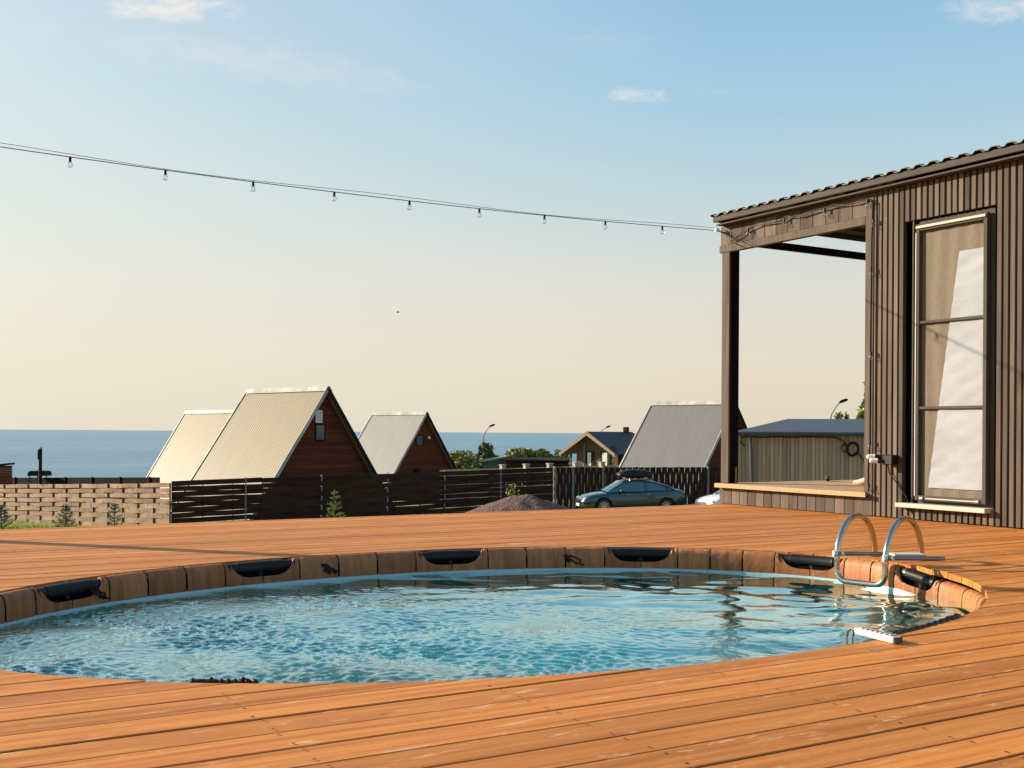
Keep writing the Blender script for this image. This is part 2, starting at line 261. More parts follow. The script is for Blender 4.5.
# ------------------------------------------------------------------ mesh helpers
class MB:
    def __init__(s): s.v = []; s.f = []; s.t = []; s.m = []
    def add(s, vs, fs, tint=None, mi=0, mtx=None):
        o = len(s.v); tint = random.random() if tint is None else tint
        if mtx is not None: vs = [mtx @ Vector(p) for p in vs]
        s.v += [tuple(p) for p in vs]
        for f in fs: s.f.append([i+o for i in f]); s.t.append(tint); s.m.append(mi)
    def box(s, a, b, tint=None, mi=0, mtx=None, ch=0):
        x0, y0, z0 = a; x1, y1, z1 = b
        if x0 > x1: x0, x1 = x1, x0
        if y0 > y1: y0, y1 = y1, y0
        if z0 > z1: z0, z1 = z1, z0
        if not ch:
            vs = [(x0,y0,z0),(x1,y0,z0),(x1,y1,z0),(x0,y1,z0),(x0,y0,z1),(x1,y0,z1),(x1,y1,z1),(x0,y1,z1)]
            s.add(vs, [(0,3,2,1),(4,5,6,7),(0,1,5,4),(1,2,6,5),(2,3,7,6),(3,0,4,7)], tint, mi, mtx); return
        c = ch; vs = []; idx = {}
        for ix, X in enumerate((x0, x1)):
            for iy, Y in enumerate((y0, y1)):
                for iz, Z in enumerate((z0, z1)):
                    sx, sy, sz = (c if ix == 0 else -c), (c if iy == 0 else -c), (c if iz == 0 else -c)
                    idx[ix,iy,iz,0] = len(vs); vs.append((X, Y+sy, Z+sz))
                    idx[ix,iy,iz,1] = len(vs); vs.append((X+sx, Y, Z+sz))
                    idx[ix,iy,iz,2] = len(vs); vs.append((X+sx, Y+sy, Z))
        F = []
        for k in (0, 1):
            F.append([idx[k,0,0,0], idx[k,1,0,0], idx[k,1,1,0], idx[k,0,1,0]])
            F.append([idx[0,k,0,1], idx[1,k,0,1], idx[1,k,1,1], idx[0,k,1,1]])
            F.append([idx[0,0,k,2], idx[1,0,k,2], idx[1,1,k,2], idx[0,1,k,2]])
            for j in (0, 1):
                F.append([idx[0,k,j,1], idx[1,k,j,1], idx[1,k,j,2], idx[0,k,j,2]])
                F.append([idx[k,0,j,0], idx[k,1,j,0], idx[k,1,j,2], idx[k,0,j,2]])
                F.append([idx[k,j,0,0], idx[k,j,1,0], idx[k,j,1,1], idx[k,j,0,1]])
                for l in (0, 1): F.append([idx[k,j,l,0], idx[k,j,l,1], idx[k,j,l,2]])
        s.add(vs, F, tint, mi, mtx)
    def tube(s, pts, r, n=10, tint=None, mi=0, closed=False, caps=True):
        pts = [Vector(p) for p in pts]; L = len(pts); rs = r if isinstance(r, (list, tuple)) else [r]*L
        vs = []; fs = []; up = None
        for i, p in enumerate(pts):
            if closed: d = pts[(i+1) % L] - pts[i-1]
            else: d = pts[min(i+1, L-1)] - pts[max(i-1, 0)]
            if d.length < 1e-9: d = Vector((0, 0, 1))
            d.normalize()
            if up is None: up = Vector((0, 0, 1)) if abs(d.z) < .9 else Vector((1, 0, 0))
            a = d.cross(up); a.normalize(); b = a.cross(d); b.normalize(); up = b
            for k in range(n):
                th = 2*math.pi*k/n; vs.append(p + (a*math.cos(th) + b*math.sin(th))*rs[i])
        for i in range(L if closed else L-1):
            j = (i+1) % L
            for k in range(n): fs.append((i*n+k, i*n+(k+1) % n, j*n+(k+1) % n, j*n+k))
        if caps and not closed:
            fs.append(tuple(range(n))[::-1]); fs.append(tuple((L-1)*n+k for k in range(n)))
        s.add(vs, fs, tint, mi)
    def ball(s, c, r, sx=1, sy=1, sz=1, n=12, m=8, tint=None, mi=0, mtx=None):
        vs = [(c[0], c[1], c[2]-r*sz)]; fs = []
        for i in range(1, m):
            ph = -math.pi/2 + math.pi*i/m
            for k in range(n):
                th = 2*math.pi*k/n
                vs.append((c[0]+r*sx*math.cos(ph)*math.cos(th), c[1]+r*sy*math.cos(ph)*math.sin(th), c[2]+r*sz*math.sin(ph)))
        vs.append((c[0], c[1], c[2]+r*sz)); T = len(vs)-1
        for k in range(n):
            fs.append((0, 1+(k+1) % n, 1+k)); fs.append((T, T-n+k, T-n+(k+1) % n))
            for i in range(m-2): fs.append((1+i*n+k, 1+i*n+(k+1) % n, 1+(i+1)*n+(k+1) % n, 1+(i+1)*n+k))
        s.add(vs, fs, tint, mi, mtx)
    def prism(s, poly, d, tint=None, mi=0, mtx=None):       # polygon of 3-D points pushed along vector d
        n = len(poly); d = Vector(d); vs = [Vector(p) for p in poly] + [Vector(p)+d for p in poly]
        fs = [tuple(range(n))[::-1], tuple(range(n, 2*n))] + [(i, (i+1) % n, n+(i+1) % n, n+i) for i in range(n)]
        s.add(vs, fs, tint, mi, mtx)
    def build(s, name, mats, parent=None, smooth=False, loc=None):
        me = bpy.data.meshes.new(name); me.from_pydata(s.v, [], s.f)
        if not isinstance(mats, (list, tuple)): mats = [mats]
        for m in mats: me.materials.append(m)
        me.polygons.foreach_set('material_index', s.m)
        a = me.attributes.new('tint', 'FLOAT', 'FACE'); a.data.foreach_set('value', s.t)
        if smooth:
            me.polygons.foreach_set('use_smooth', [True]*len(s.f))
            if smooth != 'all': me.set_sharp_from_angle(angle=R(40))
        me.validate(); me.update()
        o = bpy.data.objects.new(name, me); C.objects.link(o)
        if parent is not None:
            o.parent = parent
        if loc is not None: o.location = loc
        return o
def tag(o, label=None, cat=None, group=None, kind=None):
    if label: o['label'] = label
    if cat: o['category'] = cat
    if group: o['group'] = group
    if kind: o['kind'] = kind
    return o
def thing(name, label, cat, loc=(0, 0, 0), rz=0, group=None):
    o = bpy.data.objects.new(name, None); C.objects.link(o); o.location = loc; o.rotation_euler = (0, 0, rz)
    o.empty_display_size = .2
    return tag(o, label, cat, group)

# ================================================================== ground, sea
PTS = [(0, 0, -1.35), (-6, 10, -1.5), (6, 10, -1.4), (0, 22, -2.35), (-12, 25, -2.6), (14, 22, -2.2), (-25, 54, -4.42), (-13.6, 45, -4.05), (-16, 40, -3.75), (-20, 44, -3.95), (-19.5, 49, -4.22),
       (-5, 50.5, -4.1), (2, 55, -3.95), (6, 49, -3.47), (9.0, 57, -3.62), (0.5, 45, -3.75), (8.6, 48.5, -3.5), (12, 58, -3.7), (-10, 57, -4.5), (-5, 85, -5.4), (13, 66, -4.2), (10, 100, -4.6), (40, 70, -3.6),
       (40, 100, -4.5), (-40, 70, -6), (0, 120, -6.6), (-60, 110, -8), (60, 140, -7), (0, 170, -9.2), (-60, 170, -11), (60, 190, -9), (-40, 20, -4), (40, 20, -1.6), (0, -30, -1.4), (-40, -20, -2.5), (40, -20, -1.2),
       (-90, 60, -9), (100, 60, -4), (-90, 160, -13), (100, 180, -8), (0, 240, -14), (-90, 230, -15), (90, 240, -14), (20, 20, -2.0), (24, 24, -2.2), (150, 0, -2), (-100, 0, -6), (200, 120, -6)]
PA = np.array(PTS)
def gz(X, Z):
    X = np.asarray(X, float); Z = np.asarray(Z, float)
    d2 = (X[..., None]-PA[:, 0])**2 + (Z[..., None]-PA[:, 1])**2
    wgt = 1/(d2 + 3.0)**1.6
    z = (wgt*PA[:, 2]).sum(-1)/wgt.sum(-1)
    far = np.clip((np.hypot(X, Z)-230)/80, 0, 1)
    return z*(1-far) + far*-22 + EYE
def gw(px, Z): return float(gz((px-512)/1130*Z, Z))
def ground():
    xs = np.unique(np.concatenate([np.linspace(-60, 60, 100), np.linspace(-320, 320, 60)])); zs = np.unique(np.concatenate([np.linspace(-20, 90, 100), np.linspace(-200, 320, 70)]))
    X, Z = np.meshgrid(xs, zs); H = gz(X, Z)
    H = H + .03*np.sin(X*1.3+Z*.7)+.03*np.sin(Z*1.9-X*.6)
    b = MB(); nx = len(xs)
    vs = [W(x, z, h) for x, z, h in zip(X.ravel(), Z.ravel(), H.ravel())]
    fs = [(j*nx+i, j*nx+i+1, (j+1)*nx+i+1, (j+1)*nx+i) for j in range(len(zs)-1) for i in range(nx-1)]
    b.add(vs, fs, .5); tag(b.build('ground', M['ground'], smooth='all'), 'grassy ground sloping down towards the sea', kind='structure')
    b = MB(); z = EYE-12.5
    R_ = 60000; ring = [(-R_, 60), (R_, 60), (R_, R_), (-R_, R_)]
    b.add([W(x, y, z) for x, y in [(-R_, -R_), (R_, -R_), (R_, R_), (-R_, R_)]], [(0, 1, 2, 3)], .5)
    tag(b.build('sea', M['sea']), 'blue sea reaching the horizon', kind='structure')
ground()

# ================================================================== deck
PU, PV, PAx, PBx = 2.325, 3.905, 2.145, 1.505       # oval pool: centre and half axes of the rim tube
U0 = 6.87; VC = 6.062; VE = 7.75; VN = 3.05          # cabin front plane, porch corner, porch end, near end
CUT = 0.028
def boards():
    screws = []; b = MB(); pitch = .1255; v = -4.0; k = 0
    a_, b_ = PAx+CUT, PBx+CUT
    ux0, ux1 = -9.0, 11.0
    while v < 7.72:
        v0, v1 = v+.0028+random.uniform(-.0006, .0006), v+pitch-.0028
        if v > 7.6: v1 = min(v1, 7.735)
        tint = random.random(); dz = random.uniform(-.0012, .0012); th = .028; c = .0025
        prof = [(v0, -th), (v0, -c), (v0+c*.4, -c*.35), (v0+c, 0)] + [(q, 0) for q in sorted(set([v0+c+(v1-v0-2*c)*k_/6 for k_ in range(1, 6)] + [x_ for k_ in range(0, 26) for x_ in (PV-b_*math.cos(k_*.02), PV+b_*math.cos(k_*.02)) if v0+c < x_ < v1-c]))] + [(v1-c, 0), (v1-c*.4, -c*.35), (v1, -c), (v1, -th)]
        def cutu(vv):
            q = 1-((vv-PV)/b_)**2
            return a_*math.sqrt(q) if q > 0 else 0
        right = U0+.06 if v0 < VC+1.8 else ux1
        for sx in np.arange(-8.8, 6.8, .6):
            for sv in (v0+.022, v1-.022):
                if ((sx-PU)/(PAx+.08))**2+((sv-PV)/(PBx+.08))**2 > 1 and -2 < sx and sv > .5: screws.append((sx, sv))
        crosses = cutu(v0) > 0 or cutu(v1) > 0
        segs = []
        if crosses: segs = [(None, -1), (None, 1)]
        else: segs = [(None, 0)]
        # staggered butt joints
        off = (k*1.37) % 4.0
        def lay(ulo, uhi, clo, chi):
            ul_, uh_ = (clo(v0+.07) if clo else ulo), (chi(v0+.07) if chi else uhi)
            js = [x for x in np.arange(-12+off, 14, 40.0) if ul_+.5 < x < uh_-.5]
            cuts = [ulo]+js+[uhi]
            for i in range(len(cuts)-1):
                tt = tint if i == 0 else random.random()
                A = [((clo(p[0]) if (i == 0 and clo) else cuts[i]+(.0015 if i else 0)), p[0], p[1]+dz) for p in prof]
                B = [((chi(p[0]) if (i == len(cuts)-2 and chi) else cuts[i+1]-(.0015 if i < len(cuts)-2 else 0)), p[0], p[1]+dz) for p in prof]
                n = len(prof); vs = A+B
                fs = [(q, q+n, q+1+n, q+1) for q in range(n-1)]
                for (ring, o_, rev) in ((A, 0, False), (B, n, True)):         # sawn ends, following the curve
                    k_ = len(vs); vs = vs + [(p[0], p[1], -th+dz) for p in ring]
                    for q in range(1, n-2): fs.append((o_+q, o_+q+1, k_+q+1, k_+q) if rev else (o_+q+1, o_+q, k_+q, k_+q+1))
                b.add(vs, [f_ for f_ in fs if f_ not in (fs[0], fs[n-2])], tt); b.add(vs, [fs[0], fs[n-2]], tt, 1)  # board edges coloured dark to paint the shade in the gaps
        if crosses:
            lay(ux0, PU-.9, None, (lambda vv: PU-cutu(vv))); lay(PU+.9, right, (lambda vv: PU+cutu(vv)), None)
        else: lay(ux0, right, None, None)
        v += pitch; k += 1
    rs = random.Random(4)                        # screw heads over the joists
    for (sx, sv) in screws:
        cx_, cv_ = sx+rs.uniform(-.006, .006), sv+rs.uniform(-.004, .004)
        b.add([(cx_+.0042*math.cos(a_), cv_+.0042*math.sin(a_), .0022) for a_ in np.linspace(0, 6.28, 7)[:-1]], [tuple(range(6))], .1, 1)
    tag(b.build('deck', [M['deck'], M['gap_shade_screw']]), 'orange brown timber deck round the pool', kind='structure')
    b = MB()
    for x in np.arange(-8.8, 6.8, .6):                     # joists and edge beam below the boards
        if abs(x-PU) < PAx+.12:
            h = PBx+.16
            q = 1-((x-PU)/(PAx+.12))**2; h = (PBx+.12)*math.sqrt(max(q, 0))+.05
            b.box((x-.025, -4, -.17), (x+.025, PV-h, -.0295)); b.box((x-.025, PV+h, -.17), (x+.025, 7.70, -.0295))
        else: b.box((x-.025, -4, -.17), (x+.025, 7.70, -.0295))
    b.box((-9, 7.702, -.19), (6.8, 7.73, -.031))
    for x in np.arange(-8.8, 6.8, 1.8): b.box((x-.05, 7.55, -.95), (x+.05, 7.65, -.171)); b.box((x-.05, -3.9, -.95), (x+.05, -3.8, -.171))
    tag(b.build('deck_frame', M['deck']), 'timber joists under the deck', kind='structure')
boards()

# ================================================================== pool
def ell(t, off=0):          # point on the rim ellipse moved outwards by off
    c, s = math.cos(t), math.sin(t); n = Vector((c/PAx, s/PBx, 0)); n.normalize()
    q = min(1, max(0, (-s-.12)/.25)); q = q*q*(3-2*q)
    return Vector((PU+PAx*c, PV+PBx*s, -.052*q)) + n*(off+.085*q)
NT = 4000; TT = np.linspace(0, 2*np.pi, NT+1)
xy = np.c_[PAx*np.cos(TT), PBx*np.sin(TT)]; AL = np.r_[0, np.cumsum(np.hypot(*np.diff(xy, axis=0).T))]; PER = AL[-1]
def t_of(s): return float(np.interp(s % PER, AL, TT))
def s_near(px, py):         # arclength of the rim point seen at px,py
    Z = EYE*1130/(py-hz(px)); p = W((px-512)/1130*Z, Z)
    i = np.argmin((PU+xy[:, 0]-p.x)**2 + (PV+xy[:, 1]-p.y)**2); return AL[i]
clips = [s_near(*p) for p in [(77, 583), (262, 561), (457, 552), (642, 549), (803, 557), (893, 569)]]
clips = [c if c > 0 else c+PER for c in clips]
last = clips[-1]; first = clips[0]
gap = (last - first) % PER if last > first else PER-(first-last)
# arclength runs counter-clockwise, so from the right clip on to the left clip is 'visible' (descending order)
lo = min(clips, key=lambda s: (s-clips[-1]) % PER)
span = (clips[0]-clips[-1]) % PER          # far side, counter-clockwise from right clip to left clip
rest = PER-span; nrest = max(1, round(rest/.95))
for i in range(1, nrest): clips.append((clips[0]+rest*i/nrest) % PER)
clips = sorted(c % PER for c in clips)
WZ = -.120; TR = .024; TO = -.028; TZ = -.030       # water level, tube radius, its centre offset and height
pool = thing('swimming_pool', 'oval above ground pool with wood print liner sunk in the deck', 'swimming pool', (PU, PV, -.75))
def P_(o, **k): o.location = Vector(o.location) - Vector((PU, PV, -.75)); return o
RC = s_near(893, 569)
def HWf(c): return .13 if abs(c-RC) < .01 else .205
def sleeve():
    b = MB(); n = len(clips); HW = .205
    def prof(q, bulge):     # q 0 (behind the tube) .. 1 (down at the water line)
        r = TR+.009+bulge
        if q < .62:
            th = R(200) - (q/.62)*R(200); return (TO + r*math.cos(th), TZ + r*math.sin(th))  # over the tube to its inner side (th measured from outward axis, outside -> inside)
        return None
    K = 16
    def point(t, q, bulge):
        r = TR+.008+bulge
        if q < .55:
            th = R(-30) + (q/.55)*R(210); o_, z_ = TO + r*math.cos(th), TZ + r*math.sin(th)
        else:
            e = (q-.55)/.45; o_, z_ = TO - r - .003*math.sin(e*math.pi) , TZ - e*(.076)
            o_ -= .004*e
        p = ell(t, o_); p.z += z_; return p
    segs = []                # (s0, s1, is_opening_block)
    for i in range(n):
        c0 = clips[i]; c1 = clips[(i+1) % n]; L = (c1-c0) % PER; HW = .205; H0 = HWf(c0); H1 = HWf(c1)
        segs.append((c0-H0, c0, 1)); segs.append((c0, c0+H0, 2))
        L2 = L-H0-H1; m = 3 if L2 > .38 else 2
        for k in range(m): segs.append((c0+H0+L2*k/m, c0+H0+L2*(k+1)/m, 0))
    for (s0, s1, ty) in segs:
        cols = 14; tint = random.random(); vs = []; g = .0045 if ty == 0 else .0025
        for j in range(cols+1):
            s = s0+g + (s1-s0-2*g)*j/cols; e = j/cols
            bul = .0016*(1-abs(2*e-1)**6) if ty == 0 else .001*(1-abs(2*e-1)**6)
            q0 = 0
            if ty:
                x = 1-e if ty == 1 else e           # 0 at the clip, 1 at the outer end
                if x < .86: q0 = .80 - .42*(x/.86)**5 if x < .86 else 0
                q0 = q0 if x < .86 else 0
                if .80 < x < .93: q0 = .30*(1-(x-.80)/.13) if x > .86 else q0
            t = t_of(s)
            for q in range(K+1): vs.append(point(t, q0+(1-q0)*q/K, bul-.002*random.random()))
        fs = [(j*(K+1)+q, (j+1)*(K+1)+q, (j+1)*(K+1)+q+1, j*(K+1)+q+1) for j in range(cols) for q in range(K)]
        b.add(vs, fs, tint)
    o = b.build('sleeve', M['sleeve'], smooth='all'); o.parent = pool; P_(o)
    # dark lining behind the seams and openings
    b = MB(); vs = []; m = 240
    for j in range(m):
        t = TT[int(j*NT/m)]
        for (o_, z_) in ((TO+.033, -.012), (TO-.012, TZ-.03), (TO-.022, TZ-.076)):
            p = ell(t, o_); p.z += z_; vs.append(p)
    b.add(vs, [(j*3+q, ((j+1) % m)*3+q, ((j+1) % m)*3+q+1, j*3+q+1) for j in range(m) for q in range(2)], .5)
    o = b.build('sleeve_backing', M['backing'], smooth='all'); o.parent = pool; P_(o)
    b = MB(); m = 200
    b.tube([ell(TT[int(j*NT/m)], TO)+Vector((0, 0, TZ)) for j in range(m)], TR-.003, 12, closed=True)
    o = b.build('top_rail', M['pipe'], smooth='all'); o.parent = pool; P_(o)
    for c in clips:          # black T joint at each clip, with ribbed collar and rod
        b = MB(); cw = HWf(c)/.205; cs = np.linspace(c-.125*cw, c+.125*cw, 26)
        b.tube([ell(t_of(s), TO)+Vector((0, 0, TZ)) for s in cs], [TR+(.0035 if i % 2 else .0055) for i in range(26)], 14)
        cs2 = np.linspace(c-.19*cw*cw, c+.19*cw*cw, 12)
        b.tube([ell(t_of(s), TO)+Vector((0, 0, TZ)) for s in cs2], TR+.0012, 12)
        p = ell(t_of(c), TO+.004); b.tube([p+Vector((0, 0, TZ)), p+Vector((0, 0, -.5))], .020, 10)
        o = b.build('connector', M['black'], smooth=True); o.parent = pool; P_(o)
    # black rope ties between clips
    for i, s in enumerate([s_near(118, 582), s_near(350, 563), s_near(582, 556)]):
        b = MB(); rr = random.Random(i)
        for k in range(4):
            pts = []; s_ = s + rr.uniform(-.015, .02); z = TZ-.005
            for q in range(9):
                p = ell(t_of(s_), TO-TR-.016-rr.uniform(0, .006)); p.z += z; pts.append(p); s_ -= rr.uniform(-.010, .022); z -= rr.uniform(.001, .010)
            b.tube(pts, .0045, 6)
        o = b.build('rope_tie', M['black'], smooth=True); o.parent = pool; P_(o)
    for (q0, q1, rr_) in (((184, 685.5), (256, 686.2), .010), ((884, 633), (938, 613), .012)):      # rail ties showing at the near deck edge
        a0, a1 = s_near(*q0), s_near(*q1); b = MB(); pts = []
        for k in range(31):
            t = t_of(a0+(a1-a0)*k/30); q_ = Vector((math.cos(t)/PAx, math.sin(t)/PBx, 0)).normalized()
            pts.append(Vector((PU+PAx*math.cos(t), PV+PBx*math.sin(t), -.003+.003*math.sin(k*2.3))) + q_*(CUT-.016))
        b.tube(pts, [rr_*(1 if k % 3 else .72) for k in range(31)], 8)
        for k in (8, 22): b.tube([pts[k], pts[k]+Vector((.012, 0, .012))], .007, 6)
        o = b.build('rail_tie', M['black'], smooth=True); o.parent = pool; P_(o)
    # liner band at the water line, going on down to the pool floor
    b = MB(); m = 240; vs = []
    pr = [(TO-TR-.004, TZ-.074), (TO-TR-.012, TZ-.078), (TO-TR-.016, WZ-.02), (TO-.05, -.3), (TO-.05, -.76)]
    for j in range(m):
        for (o_, z_) in pr:
            p = ell(TT[int(j*NT/m)], o_); p.z += z_; vs.append(p)
    k = len(pr); b.add(vs, [(j*k+q, ((j+1) % m)*k+q, ((j+1) % m)*k+q+1, j*k+q+1) for j in range(m) for q in range(2)], .5, 0)
    b.add(vs, [(j*k+q, ((j+1) % m)*k+q, ((j+1) % m)*k+q+1, j*k+q+1) for j in range(m) for q in range(2, k-1)], .5, 1)
    b.add([vs[j*k+k-1] for j in range(m)], [tuple(range(m))], .5, 1)
    o = b.build('liner', [M['liner'], M['floorliner']], smooth=True); o.parent = pool; P_(o)
    b = MB(); vs = []
    for j in range(m):
        for (o_, z_) in ((TO+.02, TZ-.01), (TO+.0, -.5), (TO+.06, -.76)):
            p = ell(TT[int(j*NT/m)], o_); p.z += z_; vs.append(p)
    b.add(vs, [(j*3+q, ((j+1) % m)*3+q, ((j+1) % m)*3+q+1, j*3+q+1) for j in range(m) for q in range(2)], .5)
    o = b.build('outer_wall', M['sleeve'], smooth=True); o.parent = pool; P_(o)
sleeve()

def water():
    st = .009; us = np.arange(PU-PAx-.09, PU+PAx+.09, st); vs_ = np.arange(PV-PBx-.09, PV+PBx+st, st)
    U, V = np.meshgrid(us, vs_)
    X = U*CY - V*SY; Z = U*SY + V*CY          # camera-aligned only to place the swimming-jet disturbance
    jet = np.exp(-(((U-1.35)/1.25)**2 + ((V-2.9)/1.15)**2)) 
    jet2 = np.exp(-(((U-1.0)/1.2)**2 + ((V-4.2)/1.2)**2))
    ch = np.clip(jet + .75*jet2, 0, 1)
    r = np.random.default_rng(3); H = np.zeros_like(U)
    # domain warp
    def fld(n, l0, l1, wu=None):
        h = np.zeros_like(U)
        for _ in range(n):
            l = np.exp(r.uniform(np.log(l0), np.log(l1))); a = r.normal(0.9, .75); k = 2*np.pi/l
            h += (l/l1)**.9*np.sin(k*(np.cos(a)*(U+wu) + np.sin(a)*(V-wu)) + r.uniform(0, 6.28)) if wu is not None else (l/l1)**.9*np.sin(k*(np.cos(a)*U+np.sin(a)*V)+r.uniform(0, 6.28))
        return h/math.sqrt(n)
    wp = .05*fld(12, .35, .9)
    big = fld(16, .35, .8, wp); calm = fld(14, .5, 1.2, wp*.6)
    chop = fld(70, .045, .125, wp)
    chop = 1-np.abs(np.tanh(chop*.9)) ; chop -= chop.mean()
    fine = fld(40, .032, .06, wp*.8); fine = fine - .35*np.abs(fine)
    env = np.clip(.55+.5*fld(10, .4, 1.0), .15, 1.3)
    H = .0085*calm*(.45+.55*ch) + ch*(.0105*big + .0190*chop*env + .0042*fine*env) + (1-ch)*(.0036*fld(24, .14, .36, wp)+.0022*calm)
    eu, ev = (U-PU)/PAx, (V-PV)/PBx; rho = np.sqrt(eu**2+ev**2)+1e-9; sn = ev/rho
    qq = np.clip((-sn-.12)/.25, 0, 1); qq = qq*qq*(3-2*qq)
    ins = (rho-1)*rho/np.sqrt((eu/PAx)**2+(ev/PBx)**2) < -.022+.085*qq
    foam = .75*ch*np.clip((chop-.34)*3.0, 0, 1)*np.clip(np.exp(-(((U-1.75)/.8)**2+((V-2.65)/.55)**2))*1.9+.12, 0, 1)
    idx = -np.ones(U.shape, int); keep = ins.copy()
    cell = ins[:-1, :-1] | ins[1:, :-1] | ins[:-1, 1:] | ins[1:, 1:]
    need = np.zeros_like(ins); need[:-1, :-1] |= cell; need[1:, :-1] |= cell; need[:-1, 1:] |= cell; need[1:, 1:] |= cell
    idx[need] = np.arange(need.sum())
    vv = np.c_[U[need]-PU, V[need]-PV, H[need]]
    cj, ci = np.nonzero(cell)
    f = np.c_[idx[cj, ci], idx[cj, ci+1], idx[cj+1, ci+1], idx[cj+1, ci]]
    me = bpy.data.meshes.new('pool_water'); me.from_pydata(vv.tolist(), [], f.tolist())
    a = me.attributes.new('foam', 'FLOAT', 'POINT'); a.data.foreach_set('value', foam[need].astype(np.float32))
    a = me.attributes.new('chop', 'FLOAT', 'POINT'); a.data.foreach_set('value', ch[need].astype(np.float32))
    me.polygons.foreach_set('use_smooth', [True]*len(me.polygons)); me.materials.append(M['water'])
    o = bpy.data.objects.new('pool_water', me); C.objects.link(o); o.location = (PU, PV, WZ)
    tag(o, 'rippling blue green pool water', kind='structure')
water()

# ladder over the rim
def ladder():
    root = thing('pool_ladder', 'stainless steel pool ladder with two arched rails over the pool rim', 'ladder', W(1.78, 5.62, 0))
    mw = root.location
    IL = Vector((1.600, 5.55)); s = Vector((.66, -.75)); s.normalize(); d = Vector((.66, .75)); d.normalize()
    sp = .262; dep = .44; TOP = .222; r = .0145
    def q(a, bb, z): p = IL + s*a + d*bb; return W(p.x, p.y, z) - mw
    for k in (0, 1):
        a = sp*k; R_ = dep/2; zc = TOP-R_*.92
        pts = [q(a, 0, -.030), q(a, 0, zc*.3-.005)]
        pts += [q(a, R_-R_*math.cos(th), zc+R_*.92*math.sin(th)) for th in np.linspace(0, math.pi, 17)]
        pts += [q(a, dep, .004)]
        b = MB(); b.tube(pts, r, 12); b.build('rail', M['steel'], root, smooth=True)
    b = MB(); rc = .055; zb = -.086
    pts = [q(0, 0, -.029)] + [q(rc-rc*math.cos(t), 0, zb+rc-rc*math.sin(t)) for t in np.linspace(0, math.pi/2, 7)] + [q(sp-rc+rc*math.sin(t), 0, zb+rc-rc*math.cos(t)) for t in np.linspace(0, math.pi/2, 7)] + [q(sp, 0, -.029)]
    b.tube(pts, r*.98, 12); b.build('lower_bow', M['steel'], root, smooth=True)
    for k in (0, 1):                                           # side tubes lying on the deck beside the rails
        b = MB(); a = sp*k+(.03 if k else .03)
        i0 = q(sp*k, 0, .050) + (W(.02, -.045)); tl = (.27, .245)[k]; tv = W(1, .02)*tl
        b.tube([i0-tv*.12, i0+tv*.9, i0+tv], [.0105, .0105, .009], 12); o = b.build('side_tube', M['pipe'], root, smooth=True)
        b = MB(); b.tube([i0-tv*.19, i0-tv*.12], .016, 12); b.tube([i0-tv*.03+W(0, -.02), i0-tv*.03+W(0, .05)], .008, 8)
        b.build('end_cap', M['white'], o, smooth=True)
    b = MB(); 
    e0 = q(sp, 0, .052); vs = [e0+W(.05, .02), e0+W(.20, .02), e0+W(.20, .12), e0+W(.05, .12)]
    b.prism(vs, (0, 0, .010), .5)
    b.build('tread', M['sill'], root)
    for k in (0, 1):
        b = MB(); p = q(sp*k, dep, .0); b.tube([p+Vector((0, 0, .001)), p+Vector((0, 0, .012))], .03, 14); b.build('foot_flange', M['black'], root, smooth=True)
ladder()
# ribbed bracket on the near pool edge
def bracket():
    a = W(1.168, 3.405, 0); e = W(1.10, 3.575, 0); root = thing('edge_bracket', 'small white ribbed bracket hooked over the near pool edge', 'bracket', a, 0)
    d = (e-a); L = d.length; d.normalize(); n = Vector((-d.y, d.x, 0))
    mtx = Matrix(((d.x, n.x, 0, 0), (d.y, n.y, 0, 0), (0, 0, 1, 0), (0, 0, 0, 1)))
    b = MB(); b.box((.004, -.017, .001), (L, .017, .0205), .5, mtx=mtx, ch=.0025); body = b.build('bracket_body', M['white'], root)
    b = MB(); b.box((-.0005, -.016, .002), (.0035, .016, .0195), .5, mtx=mtx); b.build('end_cap', M['bark'], root)
    b = MB()
    for k in range(7): b.box((.02+k*.022, -.013, .0205), (.028+k*.022, .013, .0255), .5, mtx=mtx, ch=.001)
    b.build('rib', M['sill'], root)
    b = MB(); 
    for y in (-.012, .012):
        b.tube([mtx @ Vector(p) for p in [(L-.01, y, .012), (L+.02, y, .014), (L+.035, y, .004), (L+.042, y, -.02), (L+.043, y, -.09)]], .0035, 8)
    b.build('hook', M['steel'], root, smooth=True)
bracket()

